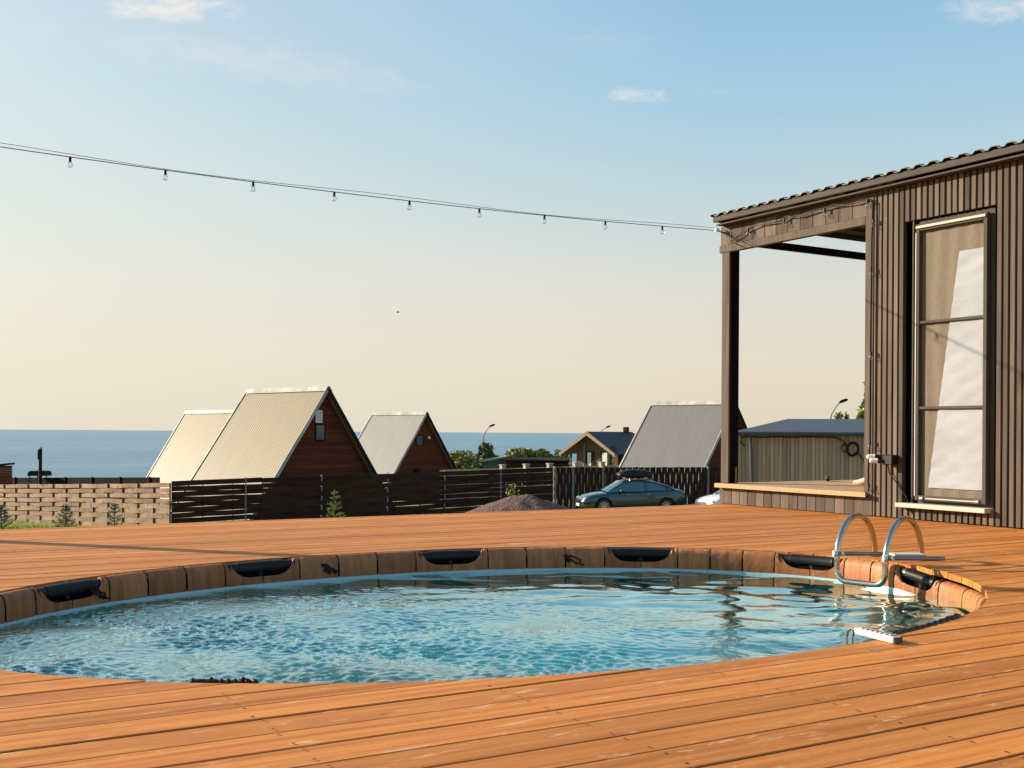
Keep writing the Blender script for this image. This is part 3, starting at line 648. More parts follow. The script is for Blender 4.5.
# ================================================================== cabin with porch
BAT = .052
def cabin():
    root = thing('cabin', 'brown timber cabin with slatted wall, covered porch and tall window', 'cabin', (U0, VC, 0))
    def B(b, name, m, parent=None, smooth=False):
        o = b.build(name, m, None, smooth)
        if parent is None: o.parent = root; o.location = (-U0, -VC, 0)
        else: o.parent = parent            # parent carries the same offset
        return o
    # walls behind the battens
    b = MB(); b.box((U0+.042, VN, -.3), (U0+.16, 4.985, 2.50)); b.box((U0+.042, 5.765, -.3), (U0+.16, VC-.002, 2.50)); b.box((U0+.042, 4.985, -.3), (U0+.16, 5.765, .118)); b.box((U0+.042, 4.985, 2.225), (U0+.16, 5.765, 2.50))
    b.box((U0+.16, VC-.14, -.3), (U0+4, VC-.002, 2.5)); b.box((U0+.16, VN, -.3), (U0+4, VN+.1, 2.5)); b.box((U0+4, VN, -.3), (U0+4.1, VC-.002, 2.5))
    B(b, 'wall', M['backing'])
    b = MB(); v = VN
    W0, W1, Wb, Wt = 5.005, 5.715, .118, 2.222
    while v < VC-.03:
        a, c = v+.001, v+.037; t = random.random(); du = random.uniform(0, .003)
        if c < W0 or a > W1: b.box((U0+du, a, .006), (U0+.041, c, 2.497), t, ch=.002)
        else: b.box((U0+du, a, .006), (U0+.041, c, Wb-.004), t, ch=.002); b.box((U0+du, a, Wt+.003), (U0+.041, c, 2.497), random.random(), ch=.002)
        v += BAT
    b.box((U0-.006, VC-.030, .006), (U0+.06, VC+.052, 2.497), .35, ch=.003)           # corner board
    for k in range(28):                                                       # end wall facing the porch
        b.box((U0+.065+k*.14, VC+.0, .2), (U0+.2+k*.14, VC+.02, 2.45), None)
    B(b, 'slat_cladding', M['clad'])
    # porch beam, side beam, post, back post, ceiling
    b = MB(); b.box((U0-.004, VC+.054, 2.262), (U0+.05, VE+.055, 2.325), .5, ch=.003)
    v = VC+.056
    while v < VE:
        b.box((U0+.004, v, 2.327), (U0+.03, min(v+.136, VE+.055), 2.497), None, ch=.002); v += .140
    B(b, 'porch_beam', M['clad'])
    b = MB(); b.box((U0+.126, VE-.02, 2.352), (U0+4.0, VE+.03, 2.415), .5); B(b, 'side_beam', M['shade_stain'])
    b = MB(); b.box((U0+.052, VE-.073, .19), (U0+.125, VE+.020, 2.56), .4, ch=.003); b.box((U0+.02, VE-.073, .19), (U0+.0515, VE+.020, 2.26), .4); pp = B(b, 'porch_post', M['shade_stain'])  # near-black colour stands for the shaded side of the post
    b = MB(); b.box((U0+.001, VE-.076, .19), (U0+.019, VE+.022, 2.26), .4, ch=.002); B(b, 'post_lit_face', M['clad'], pp)  # sunlit face of the post, put on as a lighter board
    b = MB(); b.box((U0+3.9, VE-.075, .19), (U0+4.0, VE+.022, 2.26), .4, ch=.003); B(b, 'porch_post', M['shade_stain'])
    # roof
    b = MB(); pv = .125; r0, r1 = VN-.1, VE+.045; z0 = 2.585
    us = [U0-.115, U0+4.3]; vs = []; prof = []
    v = r0
    while v < r1-.01:
        prof += [(v, 0), (v+.045, 0), (v+.062, .017), (v+.105, .017)]; v += pv
    prof.append((r1, 0)); n = len(prof)
    for zz in (0, -.006):
        for u in us:
            for (a, h) in prof: vs.append((u, a, z0+h+zz+(u-us[0])*-.001))
    fs = [(i, n+i, n+i+1, i+1) for i in range(n-1)] + [(2*n+i, 2*n+i+1, 3*n+i+1, 3*n+i) for i in range(n-1)] + [(i, i+1, 2*n+i+1, 2*n+i) for i in range(n-1)]
    b.add(vs, fs, .5); rf = B(b, 'roof', M['roofm'])
    b = MB(); b.box((U0-.10, r0+.01, 2.528), (U0-.078, r1-.01, 2.577), .5, ch=.003); b.box((U0-.076, r1-.03, 2.532), (U0+4.2, r1-.012, 2.574), .5)
    b.box((U0-.077, r0+.02, 2.500), (U0+.05, r1-.03, 2.512), .2)
    for vv in np.arange(VN, VE, .55): b.box((U0+.06, vv, 2.54), (U0+4.1, vv+.04, 2.578), .2)
    B(b, 'fascia', M['fascia'], rf)
    # porch platform
    b = MB(); v = VC+.022
    while v < VE+.02:
        b.box((U0-.055, v, .150), (U0+4, min(v+.138, VE+.033), .186+random.uniform(-.001, .001)), None, ch=.002); v += .142
    b.box((U0-.062, VC-.01, .149), (U0-.0565, VE+.035, .185), .8)
    pf = B(b, 'porch_floor', M['plat'])
    b = MB(); v = VC-.035
    v = VC+.053
    while v < VE+.02:
        b.box((U0-.004, v, .004), (U0+.018, min(v+.097, VE+.03), .148), None, ch=.002); v += .1005
    b.box((U0+.02, VE+.02, -.9), (U0+4, VE+.04, .148), .5)
    B(b, 'porch_skirt', M['clad'])
    # window
    b = MB(); ya, yb, za, zb = 5.028, 5.630, .150, 2.185; fr = .030
    u = U0-.012
    b.box((u, ya, za), (u+.035, ya+fr, zb), .5, ch=.002); b.box((u, yb-fr, za), (u+.035, yb, zb), .5, ch=.002)
    b.box((u, ya+fr, za), (u+.035, yb-fr, za+.035), .5, ch=.002); b.box((u, ya+fr, zb-.05), (u+.035, yb-fr, zb), .5, ch=.002)
    for z in (1.46, .83): b.box((u+.006, ya+fr, z-.010), (u+.03, yb-fr, z+.010), .5, ch=.002)
    b.box((u+.045, ya-.03, za-.03), (u+.075, yb+.005, zb+.03), .5)
    win = B(b, 'window', M['winframe'])
    b = MB(); b.box((u-.014, ya+.005, zb-.034), (u-.001, yb-.005, zb-.014), .9, ch=.003); b.box((u-.004, yb-.007, za+.03), (u-.0005, yb+.001, zb-.06), .9)
    for yy in (ya+.05, yb-.08): b.box((u-.012, yy, za+.008), (u-.001, yy+.03, za+.026), .9, ch=.002)
    b.box((u-.006, ya+.08, za+.012), (u-.001, yb-.10, za+.02), .9)
    B(b, 'blind_track_lit_edge', M['sill'], win)  # track and edge strip in pale colour to paint the frame's sunlit edges
    # blind, and a white panel painting its sunlit part, behind the glass line
    g = 10; b = MB(); vs = []; fs = []
    nx, nz = 40, 50
    for i in range(nx+1):
        for j in range(nz+1):
            y = ya+.02+(yb-ya-.04)*i/nx; z = za+.03+(zb-za-.07)*j/nz
            vs.append((u+.034+.0025*math.sin(y*46+math.sin(z*3)), y, z))
    fs = [(i*(nz+1)+j, i*(nz+1)+j+1, (i+1)*(nz+1)+j+1, (i+1)*(nz+1)+j) for i in range(nx) for j in range(nz)]
    b.add(vs, fs, .5); B(b, 'woven_blind', M['screen'], win, smooth='all')
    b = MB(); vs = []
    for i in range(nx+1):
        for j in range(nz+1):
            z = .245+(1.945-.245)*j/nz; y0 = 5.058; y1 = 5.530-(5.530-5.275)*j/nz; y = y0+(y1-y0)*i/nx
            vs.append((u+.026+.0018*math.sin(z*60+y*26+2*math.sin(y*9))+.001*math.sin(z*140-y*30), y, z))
    b.add(vs, fs, .5); B(b, 'sunlit_blind_panel', M['sunlit_blind'], win, smooth='all')
    b = MB(); b.box((U0-.066, 4.995, .092), (U0+.04, 5.765, .124), .5, ch=.003); B(b, 'window_sill', M['sill'])
    b = MB(); b.box((U0+.012, 5.668, .126), (U0+.03, 5.680, 2.22), .8); B(b, 'window_reveal_strip', M['winframe'])
    return root
cab = cabin()
# twin spot on the cabin wall with its cable
def spot():
    root = thing('wall_spotlight', 'black twin spotlight with two white heads on the slatted wall', 'wall light', (U0, 5.86, .445))
    b = MB(); b.box((-.075, -.075, -.04), (-.003, .02, .035), .5, ch=.006); b.build('housing', M['black'], root)
    for (y, z) in ((.055, .018), (.028, -.012)):
        b = MB(); b.tube([(-.06, y-.03, z), (-.095, y+.012, z)], [.015, .020], 12); hd = b.build('lamp_head', M['black'], root, smooth=True)
        b = MB(); b.tube([(-.0955, y+.0125, z), (-.125, y+.045, z)], [.021, .019], 12); b.ball((-.125, y+.045, z), .019, n=12, m=6); b.build('lamp_face', M['white'], hd, smooth=True)
    b = MB(); b.tube([(-.02, .01, -.04), (-.015, .0, -.10), (-.012, -.08, -.19), (-.010, -.15, -.27), (-.012, -.17, -.31), (-.008, -.21, -.40)], .005, 8)
    b.build('power_cable', M['black'], root, smooth=True)
spot()

# ================================================================== string lights
def bulb_parts(root, p, sz=1.0, mbs=None):
    b = MB(); b.tube([(0, 0, .006), (0, 0, -.030*sz)], [.011*sz, .012*sz], 10); s = b.build('bulb_socket', M['black'], root, smooth=True, loc=p)
    b = MB(); b.tube([(0, 0, -.030*sz+.0), (0, 0, -.036*sz), (0, 0, -.046*sz), (0, 0, -.058*sz), (0, 0, -.069*sz), (0, 0, -.076*sz)], [.010*sz, .014*sz, .0215*sz, .0235*sz, .017*sz, .003*sz], 12)
    b.build('bulb', M['bulb'], s, smooth='all')
def strings():
    A = Vector((U0-.02, VE+.03, 2.462)); Bp = Vector((.07, VE+.03, 2.435))
    post = thing('light_post', 'slim dark post holding the string lights beyond the far left deck edge', 'post', (.07, 7.80, -.95))
    b = MB(); b.box((-.05, -.045, 0), (.05, .045, 3.46), .5, ch=.004); b.build('post_shaft', M['clad'], post)
    b = MB(); b.tube([(0, -.05, 3.42), (0, -.075, 3.44), (.02, -.075, 3.46)], .005, 6); b.build('hook', M['steel'], post)
    root = thing('string_lights', 'string of clear bulbs on a wire across the sky to the porch corner', 'string lights', A)
    def cat(u, dz=0):
        e = (u-Bp.x)/(A.x-Bp.x); return Vector((u, Bp.y+(A.y-Bp.y)*e, Bp.z+(A.z-Bp.z)*e - .062*4*e*(1-e)+dz))-A
    b = MB(); b.tube([cat(u) for u in np.linspace(Bp.x, A.x, 60)], .0030, 6)
    b.tube([cat(u, .016+.010*math.sin(u*2.2)) for u in np.linspace(Bp.x, A.x, 60)], .0018, 6)
    b.build('cable', M['black'], root, smooth='all')
    for k in range(-1, 9): bulb_parts(root, cat(1.31+.61*k, -.004), .88)
    b = MB(); b.tube([(-.02, 0, 0), (-.055, 0, .002)], .014, 10); b.ball((-.04, 0, .004), .016); b.build('end_plug', M['white'], root, smooth=True)
    # second string, draped along the porch beam and down the corner
    root = thing('string_lights', 'string of clear bulbs draped along the porch beam and down the corner board', 'string lights', (U0, VC, 2.4))
    def pw(px, py, off=-.02):
        xz = (px-512)/1130; t = (U0+off)/(xz*CY+SY); p = W(xz*t, t, EYE+(hz(px)-py)/1130*t); return p-Vector((U0, VC, 2.4))
    path = [(717, 231), (724, 234), (731, 240), (738, 236), (747, 229), (757, 225), (780, 221), (786, 217), (800, 216), (822, 208.5), (835, 206), (855, 203), (869, 199), (872, 204), (871, 240), (871, 268), (870.5, 330), (870.5, 400), (870.5, 441), (869, 470), (869, 492)]
    pts = [pw(*p, off=-.026) for p in path]
    sm = []
    for i in range(len(pts)-1):
        for k in range(4): sm.append(pts[i].lerp(pts[i+1], k/4))
    sm.append(pts[-1]); b = MB(); b.tube(sm, .0042, 6); b.tube([p+Vector((-.005, .004, .008+.006*math.sin(i))) for i, p in enumerate(sm)], .003, 6)
    b.build('cable', M['black'], root, smooth='all')
    b = MB(); b.tube([pw(726, 233), pw(733, 243), pw(741, 247)], .003, 6); b.build('loose_end', M['black'], root)
    for (px, py) in [(747, 229), (783, 219), (823, 209), (866, 200), (872, 220), (870, 268), (870.5, 352), (870, 441), (869, 484)]: bulb_parts(root, pw(px, py, -.032), .8)
strings()

# person sitting on the porch floor, mostly behind the corner
def person():
    base = Vector((U0+1.065, VC+.14, .186))
    root_me = bpy.data.meshes.new('person')
    # hips against the end wall, knees drawn up, facing +Y
    J = {'pel': (0, .12, .11, .115), 'sp': (0, .09, .30, .12), 'ch': (0, .10, .48, .135), 'nk': (0, .13, .62, .052), 'hd': (0, .16, .69, .075), 'hd2': (0, .17, .77, .088), 'hd3': (0, .165, .85, .06),
         'hL': (-.10, .16, .10, .095), 'kL': (-.115, .60, .38, .054), 'cL': (-.115, .665, .20, .048), 'aL': (-.115, .70, .055, .034), 'fL': (-.115, .80, .022, .030), 'tL': (-.12, .88, .016, .02),
         'hR': (.10, .16, .10, .095), 'kR': (.115, .56, .42, .056), 'cR': (.115, .60, .23, .05), 'aR': (.115, .62, .06, .034), 'fR': (.12, .72, .024, .032), 'tR': (.125, .80, .018, .02),
         'sL': (-.19, .11, .52, .055), 'eL': (-.24, .32, .36, .038), 'wL': (-.16, .52, .40, .027), 'pL': (-.125, .585, .425, .030),
         'sR': (.19, .11, .52, .055), 'eR': (.24, .30, .34, .038), 'wR': (.17, .50, .44, .027), 'pR': (.125, .565, .47, .030)}
    Ed = [('pel', 'sp'), ('sp', 'ch'), ('ch', 'nk'), ('nk', 'hd'), ('hd', 'hd2'), ('hd2', 'hd3'), ('pel', 'hL'), ('hL', 'kL'), ('kL', 'cL'), ('cL', 'aL'), ('aL', 'fL'), ('fL', 'tL'), ('pel', 'hR'), ('hR', 'kR'), ('kR', 'cR'), ('cR', 'aR'), ('aR', 'fR'), ('fR', 'tR'),
          ('ch', 'sL'), ('sL', 'eL'), ('eL', 'wL'), ('wL', 'pL'), ('ch', 'sR'), ('sR', 'eR'), ('eR', 'wR'), ('wR', 'pR')]
    for sd_, sx in (('L', -1), ('R', 1)):
        w_ = J['p'+sd_]
        for f in range(5):
            ang = (f-1.5)*.017 if f < 4 else -.03
            ln = (.055, .065, .06, .048, .035)[f]
            nm = 'f%s%d' % (sd_, f); x = w_[0]+ang; y = w_[1]
            J[nm] = (x, y+ln*.45, w_[2]+.012, .0095); J[nm+'b'] = (x, y+ln*.9, w_[2]-.016, .008); J[nm+'c'] = (x, y+ln*1.05, w_[2]-.04, .007)
            Ed += [('p'+sd_, nm), (nm, nm+'b'), (nm+'b', nm+'c')]
    keys = list(J); root_me.from_pydata([J[k][:3] for k in keys], [(keys.index(a), keys.index(c)) for a, c in Ed], [])
    o = bpy.data.objects.new('person', root_me); C.objects.link(o)
    md = o.modifiers.new('skin', 'SKIN'); 
    if not root_me.skin_vertices:
        bpy.context.view_layer.objects.active = o
    sk = root_me.skin_vertices[0].data if root_me.skin_vertices else None
    if sk is None: return None
    for i, k in enumerate(keys): sk[i].radius = (J[k][3], J[k][3]); sk[i].use_root = (k == 'pel')
    sb = o.modifiers.new('sub', 'SUBSURF'); sb.levels = 2; sb.render_levels = 2
    dg = bpy.context.evaluated_depsgraph_get(); me = bpy.data.meshes.new_from_object(o.evaluated_get(dg))
    o.modifiers.clear(); o.data = me; me.materials.clear(); me.materials.append(M['skin'])
    me.polygons.foreach_set('use_smooth', [True]*len(me.polygons))
    o.location = base
    tag(o, 'person sitting on the porch floor behind the corner board, one bare foot showing', 'person')
    # clothes and hair as children following the body
    def shell(name, test, m, off):
        b = MB(); me2 = me; vs = [Vector(v.co) + Vector(v.normal)*off for v in me2.vertices]
        fs = [tuple(p.vertices) for p in me2.polygons if test(Vector(p.center))]
        b.add(vs, fs, .5); s = b.build(name, M[m], o, smooth='all'); return s
    shell('shirt', lambda c: .16 < c.z < .60 and c.y < .22 and abs(c.x) < .27, 'shirt', .008)
    shell('shorts', lambda c: c.z < .42 and c.y < .42 and abs(c.x) < .22 and not (c.z > .2 and c.y < .2), 'postg', .010)
    shell('hair', lambda c: c.z > .76 and c.y < .215 or c.z > .85, 'hair', .012)
    for sx in (-1, 1):
        b = MB(); b.ball((sx*.032, .252, .79), .011, n=10, m=6); b.build('eye', M['white'], o, smooth='all')
    b = MB(); b.ball((0, .262, .762), .014, sx=.8, sy=1.1, sz=1.5, n=10, m=6); b.build('nose', M['skin'], o, smooth='all')
person()

# small things on the porch floor
def porchbits():
    p = Vector((U0+.06, VE-.115, .187)); 
    root = thing('stick', 'thin brown stick with green tip standing beside the porch post', 'stick', p)
    b = MB(); b.tube([(0, 0, 0), (-.004, -.004, .115)], [.009, .007], 8); b.build('shaft', M['stick'], root)
    b = MB(); b.tube([(-.004, -.004, .1155), (-.006, -.006, .145)], [.010, .008], 8); b.build('tip', M['greenp'], root)
    q = at(806, 11.0, .187)
    root = thing('shoe', 'small black shoe lying on the far edge of the porch floor', 'shoe', (q.x, VE-.08, .187), R(40))
    b = MB(); b.tube([(-.05, 0, .014), (-.02, 0, .020), (.02, 0, .018), (.055, 0, .014), (.07, 0, .011)], [.016, .021, .019, .018, .009], 10); b.build('upper', M['black'], root, smooth=True)
    b = MB(); b.tube([(-.052, 0, .018), (-.045, 0, .05)], [.016, .02], 10); b.build('heel', M['bark'], root, smooth=True)
porchbits()

# ================================================================== fences
def strip(b, pts, hgt, th, tint, vertical=False, zdir=None):
    # a thin board following pts (bottom edge centre), 'hgt' along zdir
    z = Vector(zdir); vs = []; n = len(pts)
    for i, p in enumerate(pts):
        d = (pts[min(i+1, n-1)]-pts[max(i-1, 0)]).normalized(); nn = d.cross(z).normalized()*th/2
        vs += [p-nn, p+nn, p+nn+z*hgt, p-nn+z*hgt]
    fs = [(i*4+k, i*4+(k+1) % 4, (i+1)*4+(k+1) % 4, (i+1)*4+k) for i in range(n-1) for k in range(4)] + [(0, 3, 2, 1), ((n-1)*4, (n-1)*4+1, (n-1)*4+2, (n-1)*4+3)]
    b.add(vs, fs, tint)
def weave(label, A, B, topA, topB, height, rows, stake, amp, m, postm, posts, group=None, vertical=False, rowgap=.01, pr=.05, pan='slat_panel', sr=.016, stm=None):
    A2 = Vector((A.x, A.y, 0)); B2 = Vector((B.x, B.y, 0)); D = B2-A2; L = D.length; D.normalize(); Nn = Vector((-D.y, D.x, 0))
    root = thing('fence', label, 'fence', (A.x, A.y, topA-height), 0, 'garden fences')
    o = root.location
    def pos(s, z): t = s/L; return Vector((D.x*s, D.y*s, (topB-topA)*t + z))
    n = max(1, round(L/stake)); st = L/n
    b = MB()
    if not vertical:
        rh = height/rows
        for r_ in range(rows):
            # several boards end to end
            k0 = 0
            while k0 < n:
                k1 = min(n, k0+3); seg = []; jz = random.uniform(-.008, .008); lean = random.uniform(-.01, .01)
                for i in range((k1-k0)*8+1):
                    s = (k0+i/8)*st; a = amp*math.cos(math.pi*s/st)*(1 if r_ % 2 else -1)
                    seg.append(pos(min(max(s, 0.003), L-.003), r_*rh + jz*math.sin(i*.5) + lean*(i/8)) + Nn*a)
                strip(b, seg, rh-rowgap-random.uniform(0, rowgap), .016, random.random(), zdir=(0, 0, 1)); k0 = k1
        b.build(pan, m, root)
        for k in range(n+1): b = MB(); p = pos(k*st, 0); b.tube([p+Vector((0, 0, -.3)), p+Vector((0, 0, height-.02))], sr, 6); b.build('stake', stm or m, root)
    else:
        nb = int(L/.165); z = Vector((0, 0, 1))
        for k in range(nb):
            s = (k+.5)*L/nb; seg = []
            hh = height-random.uniform(0, .05)
            for i in range(25):
                zz = hh*i/24; a = amp*math.cos(math.pi*zz/(height/rows))*(1 if k % 2 else -1); seg.append(pos(s-.07, zz)+Nn*a)
            strip(b, seg, .158+random.uniform(-.008, .006), .014, random.random(), zdir=tuple(D))
        b.build(pan, m, root); b = MB()
        for k in range(rows+1):
            b.tube([pos(0, k*height/rows-.03), pos(L, k*height/rows-.03)], .015, 6)
        b.build('rail', m, root)
    for s in posts:
        p = pos(s, 0); b = MB(); b.box((p.x-pr/2, p.y-pr/2, p.z-.6), (p.x+pr/2, p.y+pr/2, p.z+height+.03), .5)
        b.build('post', postm, root)
    return root
CF = W(-13.6, 45)
F1A = W(-26.8, 56.0)
weave('pale woven slat fence in full sun on the left', F1A, CF, EYE-2.74, EYE-2.075, 1.85, 9, 1.12, .024, M['fenceL'], M['fenceD'], [0.0], rowgap=.018, sr=.034, stm=M['fenceD'])
def on_ray(px, A, B):
    r = (px-512)/1130; ax, az = A; bx, bz = B; t = (r*az-ax)/((bx-ax)-r*(bz-az)); return t
F2a, F2b = (-13.55, 45.05), (2.03, 56.0)
LF2 = math.hypot(F2b[0]-F2a[0], F2b[1]-F2a[1])
weave('dark brown woven fence of level slats, mostly in shade', W(*F2a), W(*F2b), EYE-2.015, EYE-1.72, 2.35, 11, 1.30, .045, M['fenceD'], M['postg'],
      [LF2*on_ray(p, F2a, F2b) for p in (246, 322, 388, 445, 501)], rowgap=.006, pr=.055)
F3a, F3b = (2.08, 56.0), (15.5, 61.0)
LF3 = math.hypot(F3b[0]-F3a[0], F3b[1]-F3a[1])
weave('dark fence of upright woven slats behind the parked blue car', W(*F3a), W(*F3b), EYE-1.70, EYE-1.76, 2.35, 4, 1, .034, M['fenceD'], M['postg'],
      [LF3*on_ray(p, F3a, F3b) for p in (555, 573, 603, 708)], vertical=True, pr=.11)
# far low fence
def plainfence(label, A, B, zA, zB, h, m, th=.06):
    root = thing('fence', label, 'fence', (A.x, A.y, zA-h), 0, 'garden fences'); b = MB(); D = B-A; D.z = 0; L = D.length; D.normalize(); Nn = Vector((-D.y, D.x, 0))
    n = int(L/.9)
    for k in range(n):
        for r_ in range(5):
            z0 = (zB-zA)*k/n + h*r_/5; a = D*(k*L/n+.01); c = D*((k+1)*L/n-.01); z1 = (zB-zA)*(k+1)/n + h*r_/5
            poly = [a+Vector((0, 0, z0)), c+Vector((0, 0, z1)), c+Vector((0, 0, z1+h/5-.02)), a+Vector((0, 0, z0+h/5-.02))]
            b.prism(poly, Nn*.03)
    b.build('board_panel', m, root)
    for k in range(0, n+1, 3): b = MB(); p = D*(k*L/n); z = (zB-zA)*k/n; b.box((p.x-.05, p.y-.05, z-.3), (p.x+.05, p.y+.05, z+h+.02)); b.build('post', m, root)
    return root
plainfence('low black board fence far behind the pale woven fence', at(-30, 78), at(160, 66), zh(-30, 477.5, 78), zh(160, 477, 66), 2.2, M['shade_stain'])

# ================================================================== A-frame houses
def aframe(label, px, py, Z, kx, ridge_len, roofm, g=(.70, .714), H=6.7, window=None, lampw=False, rib=.008):
    gx, gzv = g; apex = at(px, Z, zh(px, py, Z)); gd = W(gx, gzv); gd.normalize(); rd = W(-gzv, gx); rd.normalize()
    root = thing('a_frame_house', label, 'house', (apex.x, apex.y, apex.z-H), math.atan2(gd.y, gd.x), 'steep A-frame houses behind the fences')
    hw = kx*H; Lr = ridge_len
    # local: x along gable, y along ridge (away), z up; near gable at y=0
    for s in (-1, 1):
        b = MB(); n = int(Lr/.20); th = .05
        nrm = Vector((s*H, 0, hw)).normalized(); sl = Vector((s*hw, 0, -H))
        vs = []
        prof = []
        for k in range(n+1):
            y = -.35+(Lr+.35)*k/n; dy = (Lr+.35)/n
            prof += [(y, 0), (y+dy*.60, 0), (y+dy*.72, rib), (y+dy*.90, rib)]
        prof = prof[:4*n+1]; q = len(prof)
        top = Vector((0, 0, H)) + nrm*.02; bot = top + sl*1.0
        for base in (top, bot):
            for (y, h) in prof: vs.append(base + Vector((0, y, 0)) + nrm*h)
        for base in (top, bot):
            for (y, h) in (prof[0], prof[-1]): vs.append(base + Vector((0, y, 0)) - nrm*.08)
        fs = [(i, i+1, q+i+1, q+i) for i in range(q-1)]
        o_ = 2*q; fs += [(o_, o_+1, o_+3, o_+2), (0, o_, o_+2, q), (q-1, 2*q-1, o_+3, o_+1)]
        b.add(vs, fs, .5)
        rf = b.build('roof', roofm, root)
        b = MB(); e = .10
        poly = [top+Vector((0, -.40, 0))+nrm*.035, bot+Vector((0, -.40, 0))+nrm*.035, bot+Vector((0, -.40, 0))-nrm*.14, top+Vector((0, -.40, 0))-nrm*.14]
        b.prism(poly, (0, .045, 0), .5); b.build('bargeboard', M['ridge'] if s < 0 else M['trim'], rf)
    nl = Vector((-H, 0, hw)).normalized(); tl_ = Vector((0, Lr-.02, H))+nl*.02; bl_ = tl_+Vector((-hw, 0, -H))
    b = MB(); b.prism([tl_+nl*.05, bl_+nl*.05, bl_-nl*.1, tl_-nl*.1], (0, .10, 0), .5); b.build('edge_flashing', M['ridge'], root)
    b = MB(); capw = .30
    for s in (-1, 1):
        nrm = Vector((s*H, 0, hw)).normalized(); sl = Vector((s*hw, 0, -H)).normalized(); t0 = Vector((0, -.42, H))+nrm*.062+Vector((0, 0, .03))
        n = 9
        for k in range(n):
            y0 = (Lr+.5)*k/n; y1 = (Lr+.5)*(k+1)/n-.01
            b.add([t0+Vector((0, y0, 0)), t0+Vector((0, y1, 0)), t0+Vector((0, y1, 0))+sl*capw, t0+Vector((0, y0, 0))+sl*capw], [(0, 1, 2, 3)])
    b.build('ridge_cap', M['ridge'], root)
    # gable walls from horizontal planks
    for y in (0, Lr-.5):
        b = MB(); n = int(H/.19)
        for k in range(n):
            z0 = H*k/n; z1 = H*(k+1)/n-.012; w0 = hw*(1-z0/H)-.1; w1 = max(.02, hw*(1-z1/H)-.1)
            if w0 < .05: continue
            ty = random.random()
            b.prism([(-w0, y, z0), (w0, y, z0), (w1, y, z1), (-w1, y, z1)], (0, .10, 0), ty)
            b.prism([(-w1, y+.02, z1), (w1, y+.02, z1), (w1-.01, y+.02, z1+.012), (-w1+.01, y+.02, z1+.012)], (0, .06, 0), ty)
        b.build('gable_wall', M['log'], root)
    if window:
        for (x0, x1, z0, z1, opn) in window:
            b = MB(); f = .06
            b.box((x0, -.05, z0), (x1, -.005, z0+f), .5); b.box((x0, -.05, z1-f), (x1, -.005, z1), .5); b.box((x0, -.05, z0+f), (x0+f, -.005, z1-f), .5); b.box((x1-f, -.05, z0+f), (x1, -.005, z1-f), .5)
            fr = b.build('window', M['white'] if opn else M['trim'], root)
            b = MB(); b.box((x0+f, -.03, z0+f), (x1-f, -.008, z1-f), .5); b.build('pane', M['lamp'] if opn == 1 else M['glass'], fr)
    if lampw:
        b = MB(); b.ball((.45, -.12, H-1.9), .13, n=10, m=6); b.build('gable_lamp', M['white'], root, smooth='all')
        b = MB(); b.box((-.95, -.16, H-4.6), (-.45, -.005, H-4.2), .5); b.build('vent_box', M['trim'], root)
    return root
aframe('large A-frame house with cream sheet roof and small gable window', 323.5, 387.5, 56, .70, 6.8, M['tinroofA'], window=[(-.50, -.10, H1-.0, H1+.62, 1) for H1 in (4.95,)] + [(-.52, .10, 4.05, 4.88, 0)])
aframe('cream roofed A-frame house farthest left, half hidden by the larger one', 240, 410.5, 78, .64, 7.2, M['tinroofD'])
aframe('small A-frame house with grey sheet roof and reddish gable, middle of the row', 423.5, 412.5, 85, .70, 6.0, M['tinroofB'], window=[(-.75, -.05, 4.2, 5.0, 0)], lampw=True)
aframe('A-frame house with dull grey sheet roof behind the porch post', 729.5, 401.5, 66, .80, 5.6, M['tinroofC'], rib=.003)

